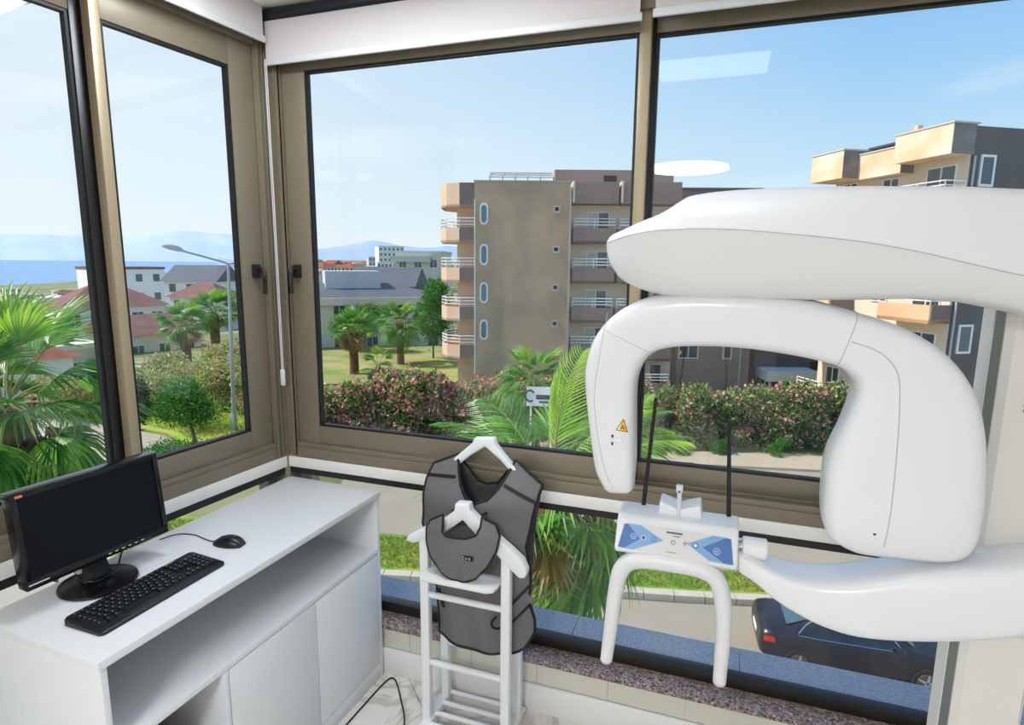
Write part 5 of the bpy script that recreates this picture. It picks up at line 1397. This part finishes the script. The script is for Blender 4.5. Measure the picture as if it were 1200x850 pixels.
# flowering oleander hedge in front of the grey gable (seen through the left front pane)
gr = random.Random(21)
for i, (az, d, w, h) in enumerate(((-19.6, 34.0, 2.9, 3.4), (-15.6, 33.6, 2.9, 3.8), (-11.6, 33.2, 2.9, 3.9), (-7.6, 33.0, 2.9, 3.9), (-3.6, 33.0, 2.9, 4.0), (0.4, 33.6, 2.9, 3.9), (4.4, 33.8, 2.9, 3.7), (8.2, 33.6, 2.9, 3.6))):
    x, y = at_az(az, d)
    bush('oleander_bush', ORD[i] + ' oleander from the left in the blossoming hedge before the grey gable', x, y, -7.95, oblobs(gr, w * 1.12, 2.4, h, 11), 8000, L_OLE, 0.26, 2600, 'oleanders of the hedge before the grey gable', 40 + i, up=0.5)
# the darker hedge seen through the machine's arm
for i, (az, d, w, h) in enumerate(((12.2, 32.6, 2.8, 3.9), (16.0, 33.2, 2.8, 3.5), (19.7, 34.0, 2.9, 3.4), (23.3, 35.0, 2.9, 3.6), (26.8, 36.2, 3.0, 3.9), (30.2, 37.6, 3.0, 3.9))):
    x, y = at_az(az, d)
    bush('oleander_bush', ORD[i] + ' oleander from the left in the dark hedge seen through the machine arm', x, y, -7.95, oblobs(gr, w * 1.12, 2.4, h, 11), 7500, L_OLE, 0.26, 900, 'oleanders of the hedge behind the machine', 70 + i, up=0.5, fsize=0.2)
SHR = ['pale garden shrub right of the window mullion, behind the small dark tree', 'pale garden shrub behind the leaning young tree', 'large pale shrub just left of the lamp pole', 'pale shrub directly right of the lamp pole', 'rightmost pale shrub at the edge of the left window', 'leftmost pale shrub, seen left of the window mullion', 'taller shrub in the back row left of the lamp pole', 'taller shrub in the back row behind the lamp pole']
# loose pale shrubs behind the lawn, left window
for i, (az, d, w, h) in enumerate(((-34.5, 46, 5.2, 3.2), (-31.5, 44, 4.6, 3.0), (-28.2, 45, 5.0, 3.6), (-25.2, 43, 4.6, 3.6), (-22.4, 42, 4.4, 3.8), (-37.8, 47, 4.8, 3.0), (-29.8, 50, 4.6, 3.8), (-26.2, 50, 4.8, 4.0))):
    x, y = at_az(az, d)
    bush('garden_shrub', SHR[i], x, y, -7.95, oblobs(gr, w, 3.2, h, 8), 5200, L_OLEL, 0.24, 240, 'pale shrubs behind the lawn', 100 + i, up=0.5)
# shrubs along the foot of the right hedge
for i, (az, d) in enumerate(((11.5, 30.9), (16.2, 31.6), (20.4, 32.3), (24.6, 33.2), (13.6, 31.2))):
    x, y = at_az(az, d)
    bush('low_shrub', ('leftmost', 'middle', 'bright', 'rightmost', 'second')[i] + ' low green shrub at the foot of the dark oleander hedge', x, y, -7.95, oblobs(gr, 1.4, 1.0, 1.1, 4), 700, L_TREE, 0.14, 0, 'low shrubs at the foot of the hedge', 130 + i, up=0.5, stems=2)

def tree(name, label, x, y, z, trunk, blobs, n, leaf, size, seed, group=None, bend=0.0):
    t = thing(name, label, 'tree', (x, y, z), group=group)
    h = trunk
    MB().tube([(0, 0, 0), (bend * 0.3, 0, h * 0.5), (bend, 0, h), (bend, 0, h + 0.8)], [0.10 + h * 0.012, 0.09, 0.07, 0.03], 8).build('trunk', M_BARK, t, local=True)
    pts, nd = blob_points(n, [(bx + bend, by, bz + h, a, b, c) for bx, by, bz, a, b, c in blobs], seed)
    stuff_part(leaf_mesh('crown', pts, size, leaf, 0.4, 0.5, seed, nd), 'crown', t)
    return t
x, y = at_az(-28.7, 34.2)
tree('young_tree', 'small fresh green tree leaning on the lawn beside the street lamp', x, y, -7.9, 1.7, [(-.9, 0, .6, 1.0, 1.0, 1.0), (.2, 0, .7, 1.1, 1.0, 1.0), (-.3, .2, 1.3, .9, .9, .8), (.8, 0, .4, .8, .8, .7)], 5200, L_TREE, 0.17, 201, bend=-0.4)
x, y = at_az(-33.0, 36.2)
tree('young_tree', 'second small dark tree on the lawn next to the window mullion', x, y, -7.9, 1.6, [(0, 0, .6, .8, .8, 1.1), (-.2, .2, 1.4, .7, .7, .8)], 2600, L_DARK, 0.17, 202)
x, y = at_az(-30.4, 32.2)
bush('round_shrub', 'rounded dark green shrub at the edge of the lawn', x, y, -7.9, [(0, 0, .5, 1.5, 1.2, .7), (-.8, 0, .5, .9, .9, .6), (.9, .1, .45, .9, .9, .55)], 2600, L_TREE, 0.15, 0, seed=203)
x, y = at_az(-28.3, 38.6)
bush('round_shrub', 'clipped yellow-green dome shrub behind the small tree', x, y, -7.9, [(0, 0, .9, 1.5, 1.3, 1.1)], 2600, L_GRASS, 0.14, 0, seed=204)
# ivy-clad trees beside the apartment block
x, y = at_az(-7.6, 62)
tree('leafy_tree', 'dense green tree between the palms and the rounded balconies', x, y, -8.4, 3.2, [(0, 0, 1.5, 1.8, 1.8, 2.4), (.4, 0, 4, 1.3, 1.3, 1.6)], 4200, L_TREE, 0.32, 205)
x, y = at_az(-14.6, 68)
tree('leafy_tree', 'broad green tree behind the two far palms', x, y, -8.4, 2.4, [(0, 0, 1.2, 2.4, 2.0, 1.8), (1.6, 0, 2, 1.6, 1.6, 1.4), (-1.5, 0, .6, 1.6, 1.6, 1.3)], 4200, L_TREE, 0.32, 206)
# trees scattered through the town: a few crowns, shared
protos = []
for k in range(3):
    g = random.Random(300 + k)
    bl_ = [(g.uniform(-1.4, 1.4), g.uniform(-1.4, 1.4), g.uniform(-.3, 1.6), g.uniform(1.3, 2.0), g.uniform(1.3, 2.0), g.uniform(1.1, 1.8)) for _ in range(5)]
    protos.append((bl_, (L_DARK, L_TREE, L_DARK)[k]))
tl = {}
tspots = []; i = 0; gt = random.Random(400)
while len(tspots) < 70 and i < 8000:
    i += 1
    az = gt.uniform(-44, -7); d = 84 * (6 ** gt.random()); x, y = at_az(az, d)
    if all(math.hypot(x - a, y - b) > 14 for a, b in spots) and all(math.hypot(x - a, y - b) > 8 for a, b in tspots) and math.hypot(x + 42, y - 66) > 10 and abs(az + 28) > 3: tspots.append((x, y))
for i, (x, y) in enumerate(tspots):
    g = random.Random(500 + i); k = i % 3
    lab = ('dark', 'fresh', 'deep')[k] + ' green round tree among the town houses, ' + zone(x, y)
    if k not in tl:
        tl[k] = tree('garden_tree', lab, x, y, ground_z(x, y), 1.8, protos[k][0], 1500, protos[k][1], 0.5, 310 + k, lab)
    else:
        c = copy_tree(tl[k]); c['label'] = lab; c['group'] = lab; c.location = (x, y, ground_z(x, y))
        c.rotation_euler[2] = g.uniform(0, 6); s_ = g.uniform(0.7, 1.15); c.scale = (s_, s_, s_)

# grass blades on the median and on the lawns
def grass(name, label, poly, n, z, size, seed, cat='grass'):
    g = np.random.default_rng(seed); P = np.array(poly); lo, hi = P.min(0), P.max(0)
    q = g.uniform(lo, hi, (n * 3, 2)); inside = np.zeros(len(q), bool)
    j = len(P) - 1
    for i in range(len(P)):
        c = ((P[i, 1] > q[:, 1]) != (P[j, 1] > q[:, 1])) & (q[:, 0] < (P[j, 0] - P[i, 0]) * (q[:, 1] - P[i, 1]) / (P[j, 1] - P[i, 1] + 1e-12) + P[i, 0])
        inside ^= c; j = i
    q = q[inside][:n]
    me = leaf_mesh(name, np.c_[q, np.full(len(q), z + size * 0.3)], size, L_GRASS, 2.0, 0.16, seed)
    o = bpy.data.objects.new(name, me); COL.objects.link(o); tag(o, label, cat, kind='stuff')
grass('median_grass', 'short grass growing on the median strip', [(-20, 12.9), (-8.5, 16.0), (-0.5, 17.7), (4, 18.9), (4, 19.9), (-0.6, 18.9), (-10.5, 17.7), (-22, 15.6)], 22000, -7.86, 0.16, 501)
grass('lawn_grass', 'bright grass growing on the lawn around the street lamp', [(-44, 27), (-29.4, 25.2), (-23.2, 22.6), (-20, 30.0), (-20, 33), (-24, 36), (-44, 37)], 30000, -7.88, 0.18, 502)

# ================================================================== PALMS
L_PALM = leaf_mat('palm_leaf', [(58, 116, 42), (100, 162, 56), (144, 192, 80), (74, 128, 54)], 0.4, 0.35)
L_PALMY = leaf_mat('young_palm_leaf', [(120, 176, 40), (156, 200, 60), (180, 208, 74), (110, 164, 44)], 0.45, 0.35)
L_PALMD = leaf_mat('dry_palm_leaf', [(150, 120, 74), (186, 156, 96), (120, 94, 60), (204, 176, 112)], 0.25, 0.7)
M_STALK = mat('palm_stalk', (146, 150, 76), 0.6, vary=0.2, scale=8)
M_PTRUNK = mat('palm_trunk', (128, 96, 66), 0.95, rgb2=(86, 62, 44), scale=5, stretch=(1, 1, 4), bump=0.6, bscale=12)
def fan_frond(name, m, pet, L, half, n, droop, cup, sag, seed, width=1.0):
    """fan leaf along +x: stalk, then blades spread over +-half degrees; two materials"""
    g = random.Random(seed); mb = MB()
    P = [(pet * t, 0, -sag * t * t) for t in np.linspace(0, 1, 5)]
    mb.tube(P, [0.022, 0.018, 0.015, 0.012, 0.010], 5); nstalk = len(mb.f)
    bx, bz = P[-1][0], P[-1][2]
    for k in range(n):
        a = R(-half + 2 * half * (k + 0.5) / n); l = L * (1 - 0.22 * abs(a) / R(max(half, 1))) * g.uniform(0.92, 1.05)
        ca, sa = math.cos(a), math.sin(a); w = L * math.sin(R(half) / n) * 0.52 * width + 0.006
        ring = []
        for t, wf in ((0.04, 0.35), (0.30, 0.95), (0.62, 0.80), (0.85, 0.42), (1.0, 0.06)):
            r = l * t
            dz = cup * r * (1 - t) - droop * l * max(0, t - 0.35) ** 2 * g.uniform(0.8, 1.2)
            cx, cy = bx + ca * r, sa * r
            ring.append(((cx - sa * w * wf * -1, cy - ca * w * wf, bz + dz + 0.25 * w * wf), (cx, cy, bz + dz - 0.25 * w * wf), (cx + -sa * w * wf, cy + ca * w * wf, bz + dz + 0.25 * w * wf)))
        mb.rings(ring, cap=False, closed=False)
    me = bpy.data.meshes.new(name); me.from_pydata(mb.v, [], mb.f); me.materials.append(m); me.materials.append(M_STALK)
    me.polygons.foreach_set('material_index', [1 if i < nstalk else 0 for i in range(len(me.polygons))])
    me.update(); return me
def frond_at(t, me, x, y, z, az, el, roll=0.0, s=1.0, name='frond'):
    M = Matrix.Translation((x, y, z)) @ Matrix.Rotation(R(az), 4, 'Z') @ Matrix.Rotation(R(-el), 4, 'Y') @ Matrix.Rotation(R(roll), 4, 'X') @ Matrix.Diagonal((s, s, s, 1))
    return place(me, name, t, M)
def palm(name, label, x, y, z0, ztop, r0, r1, spec, group=None, boots=24, seed=0):
    """spec: list of (mesh, azimuth, elevation, scale, roll)"""
    t = thing(name, label, 'palm', (x, y, z0), group=group); h = ztop - z0
    g = random.Random(seed)
    prof = []
    for i in range(17):
        q = i / 16; prof.append((0, 0, h * q))
    MB().tube(prof, [r0 + (r1 - r0) * (i / 16) + (0.02 if i % 2 else 0.0) + (0.06 if i > 12 else 0) for i in range(17)], 12).build('trunk', M_PTRUNK, t, local=True, smooth=True)
    mb = MB()
    for k in range(boots):
        a = g.uniform(0, 6.28); zz = h * (1 - 0.35 * g.random()); ca, sa = math.cos(a), math.sin(a); r = r1 * 1.05
        mb.hexa([(ca * r - sa * .05, sa * r + ca * .05, zz - .12), (ca * r + sa * .05, sa * r - ca * .05, zz - .12), (ca * (r + .04) + sa * .04, sa * (r + .04) - ca * .04, zz - .10), (ca * (r + .04) - sa * .04, sa * (r + .04) + ca * .04, zz - .10)],
                [(ca * (r + .08) - sa * .03, sa * (r + .08) + ca * .03, zz + .16), (ca * (r + .08) + sa * .03, sa * (r + .08) - ca * .03, zz + .16), (ca * (r + .12) + sa * .02, sa * (r + .12) - ca * .02, zz + .16), (ca * (r + .12) - sa * .02, sa * (r + .12) + ca * .02, zz + .16)])
    mb.build('leaf_bases', M_PTRUNK, t, local=True)
    for me, az, el, s, roll in spec: frond_at(t, me, math.cos(R(az)) * r1 * 0.5, math.sin(R(az)) * r1 * 0.5, h + 0.05 + 0.2 * max(0, el) / 90, az, el, roll, s)
    return t
F_UP = fan_frond('fan_upright', L_PALM, 0.75, 0.95, 78, 26, 0.5, 0.10, 0.05, 1)
F_MID = fan_frond('fan_spread', L_PALM, 0.80, 1.0, 92, 28, 1.0, 0.05, 0.18, 2)
F_LOW = fan_frond('fan_drooping', L_PALM, 0.75, 1.0, 96, 28, 1.9, 0.0, 0.30, 3)
F_DRY = fan_frond('fan_dry', L_PALMD, 0.6, 0.9, 60, 20, 0.25, 0.0, 0.05, 4)
F_YNG = fan_frond('fan_young', L_PALMY, 0.85, 0.95, 64, 24, 0.9, 0.06, 0.10, 5)
F_SPR = fan_frond('fan_spear', L_PALMY, 0.70, 1.15, 16, 12, 0.5, 0.0, 0.02, 6, 1.6)
def crown(n, seed, young=3, dry=0, spear=1, s=1.0, clear=False, span=118):
    g = random.Random(seed); out = []
    for k in range(n):
        q = k / max(1, n - 1); az = (k * 137.5 + g.uniform(-12, 12)) % 360
        el = 68 - span * q + g.uniform(-8, 8)
        if clear and el < -14 and 215 < az < 325: az = (az + 150) % 360
        me = F_UP if el > 38 else (F_MID if el > -8 else F_LOW)
        if k < young and el > 20: me = F_YNG
        out.append((me, az, el, s * g.uniform(0.88, 1.12), g.uniform(-25, 25)))
    for k in range(dry): out.append((F_DRY, g.uniform(0, 360), g.uniform(-72, -32), s * g.uniform(0.8, 1.1), g.uniform(-30, 30)))
    for k in range(spear): out.append((F_SPR, g.uniform(0, 360), g.uniform(78, 88), s, 0))
    return out
# the palm standing right in front of the building: crown just below the window
def feather_frond(name, m, L, arch, n, seed):
    """feather leaf along +x: arching rib with two rows of drooping leaflets"""
    g = random.Random(seed); mb = MB()
    rib = lambda t: (L * t * (1 - 0.12 * t * t), 0.0, arch * L * (0.9 * t - 1.15 * t * t))
    mb.tube([rib(t) for t in np.linspace(0, 1, 9)], [0.022, 0.02, 0.017, 0.014, 0.011, 0.009, 0.007, 0.005, 0.003], 5); ns = len(mb.f)
    for k in range(n):
        t = 0.16 + 0.82 * k / (n - 1); p = np.array(rib(t)); l = 0.62 * math.sin(math.pi * (0.12 + 0.83 * t)) ** 0.7 * g.uniform(0.9, 1.1)
        for sd in (-1, 1):
            d = np.array([0.62, sd * 0.78, 0.10]); d /= np.linalg.norm(d); w = 0.012
            ring = []
            for q, wf in ((0, 0.5), (0.35, 1.0), (0.7, 0.8), (1.0, 0.08)):
                c = p + d * l * q + np.array([0, 0, -0.55 * l * q * q]); e = np.array([-d[1], d[0], 0]) * w * wf
                ring.append((tuple(c - e), tuple(c + e)))
            mb.rings(ring, cap=False, closed=False)
    me = bpy.data.meshes.new(name); me.from_pydata(mb.v, [], mb.f); me.materials.append(m); me.materials.append(M_STALK)
    me.polygons.foreach_set('material_index', [1 if i < ns else 0 for i in range(len(me.polygons))]); me.update(); return me
F_FEA = feather_frond('feather_leaf', L_PALMY, 2.0, 0.35, 30, 9)
F_FEB = feather_frond('feather_leaf_dark', L_PALM, 2.0, 0.45, 30, 10)
sp = [q for q in crown(30, 801, 6, 12, 0, 0.92, True) if q[2] < 46]
sp += [(F_SPR, 80, 86, 0.80, 0), (F_FEA, 60, 80, 0.98, 0), (F_FEA, 350, 52, 0.9, 0), (F_FEB, 178, 30, 0.95, 20), (F_FEB, 160, 46, 0.85, -20), (F_FEA, 200, 12, 0.9, 0), (F_FEA, 8, 30, 1.0, 0), (F_FEB, 30, 55, 0.8, 0), (F_MID, 185, 24, 0.95, 40), (F_YNG, 5, 20, 1.0, 0),
       (F_LOW, 340, -40, 1.15, 0), (F_LOW, 352, -62, 1.15, 20), (F_LOW, 12, -52, 1.15, 0), (F_LOW, 330, -66, 1.15, 10), (F_LOW, 215, -58, 1.0, 10)]
palm('fan_palm', 'large fan palm with bright young leaves right in front of the front window', -1.98, 7.35, -8.0, -1.15, 0.24, 0.19, sp, boots=60, seed=1)
sp = crown(30, 802, 3, 10, 0, 0.86)
palm('fan_palm', 'big dark fan palm close outside the left window behind the monitor', -8.3, 4.75, -8.0, 0.05, 0.26, 0.22, sp, boots=50, seed=2)
x, y = at_az(2.3, 30.6); palm('fan_palm', 'bushy fan palm rising out of the hedge before the grey gable', x, y, -7.95, -4.3, 0.28, 0.24, crown(34, 803, 4, 4, 1, 1.25), seed=3)
x, y = at_az(-15.0, 54.0); palm('fan_palm', 'far fan palm with yellowed hanging leaves on the park lawn', x, y, -8.0, -4.2, 0.40, 0.34, crown(18, 804, 0, 34, 0, 1.35, span=62), seed=4)
x, y = at_az(-10.7, 58.5); palm('fan_palm', 'far fan palm with wide green crown beside the yellowed one', x, y, -8.0, -3.9, 0.36, 0.30, crown(30, 805, 2, 6, 0, 1.45), seed=5)
x, y = at_az(-28.9, 67); palm('fan_palm', 'left one of two far palms beyond the garden shrubs', x, y, -8.6, -4.4, 0.5, 0.42, crown(24, 806, 2, 18, 0, 1.55, span=78), seed=6)
x, y = at_az(-26.6, 72); palm('fan_palm', 'right one of two far palms, just left of the lamp pole', x, y, -8.6, -3.6, 0.55, 0.45, crown(24, 807, 2, 18, 0, 1.7, span=78), seed=7)
x, y = at_az(11.6, 27.5); palm('feather_palm', 'low feathery palm in front of the dark hedge inside the machine arm', x, y, -8.0, -6.0, 0.2, 0.16, [(F_FEA if k % 2 else F_FEB, 137.5 * k % 360, 72 - 4.2 * k, 1.15, 0) for k in range(20)], seed=8)
x, y = at_az(-12.8, 52.5); palm('fan_palm', 'short young palm between the two far palms', x, y, -8.0, -7.2, 0.2, 0.16, crown(16, 809, 4, 0, 0, 1.1), seed=9)

# white sign board in the hedge
sg = thing('sign_board', 'small white sign board with dark emblem standing in the hedge', 'sign', (*at_az(2.9, 28.4), -8.0), R(12))
for dx in (-0.5, 0.5): MB().tube([(dx, 0.04, 0), (dx, 0.04, 3.6)], 0.04, 6).build('post', M_WPAINT, sg, local=True)
bd = MB().box(-0.72, 0.72, -0.03, 0.03, 3.05, 4.0).build('board', M_WPAINT, sg, local=True)
mb = MB(); mb.tube([(-0.55 + 0.22 * math.cos(a), -0.04, 3.55 + 0.28 * math.sin(a)) for a in np.linspace(0.6, 5.4, 14)], 0.05, 5); mb.box(-0.25, 0.45, -0.05, -0.03, 3.40, 3.62); mb.box(-0.1, 0.6, -0.05, -0.03, 3.22, 3.30)
mb.build('emblem', D_, bd, local=True)
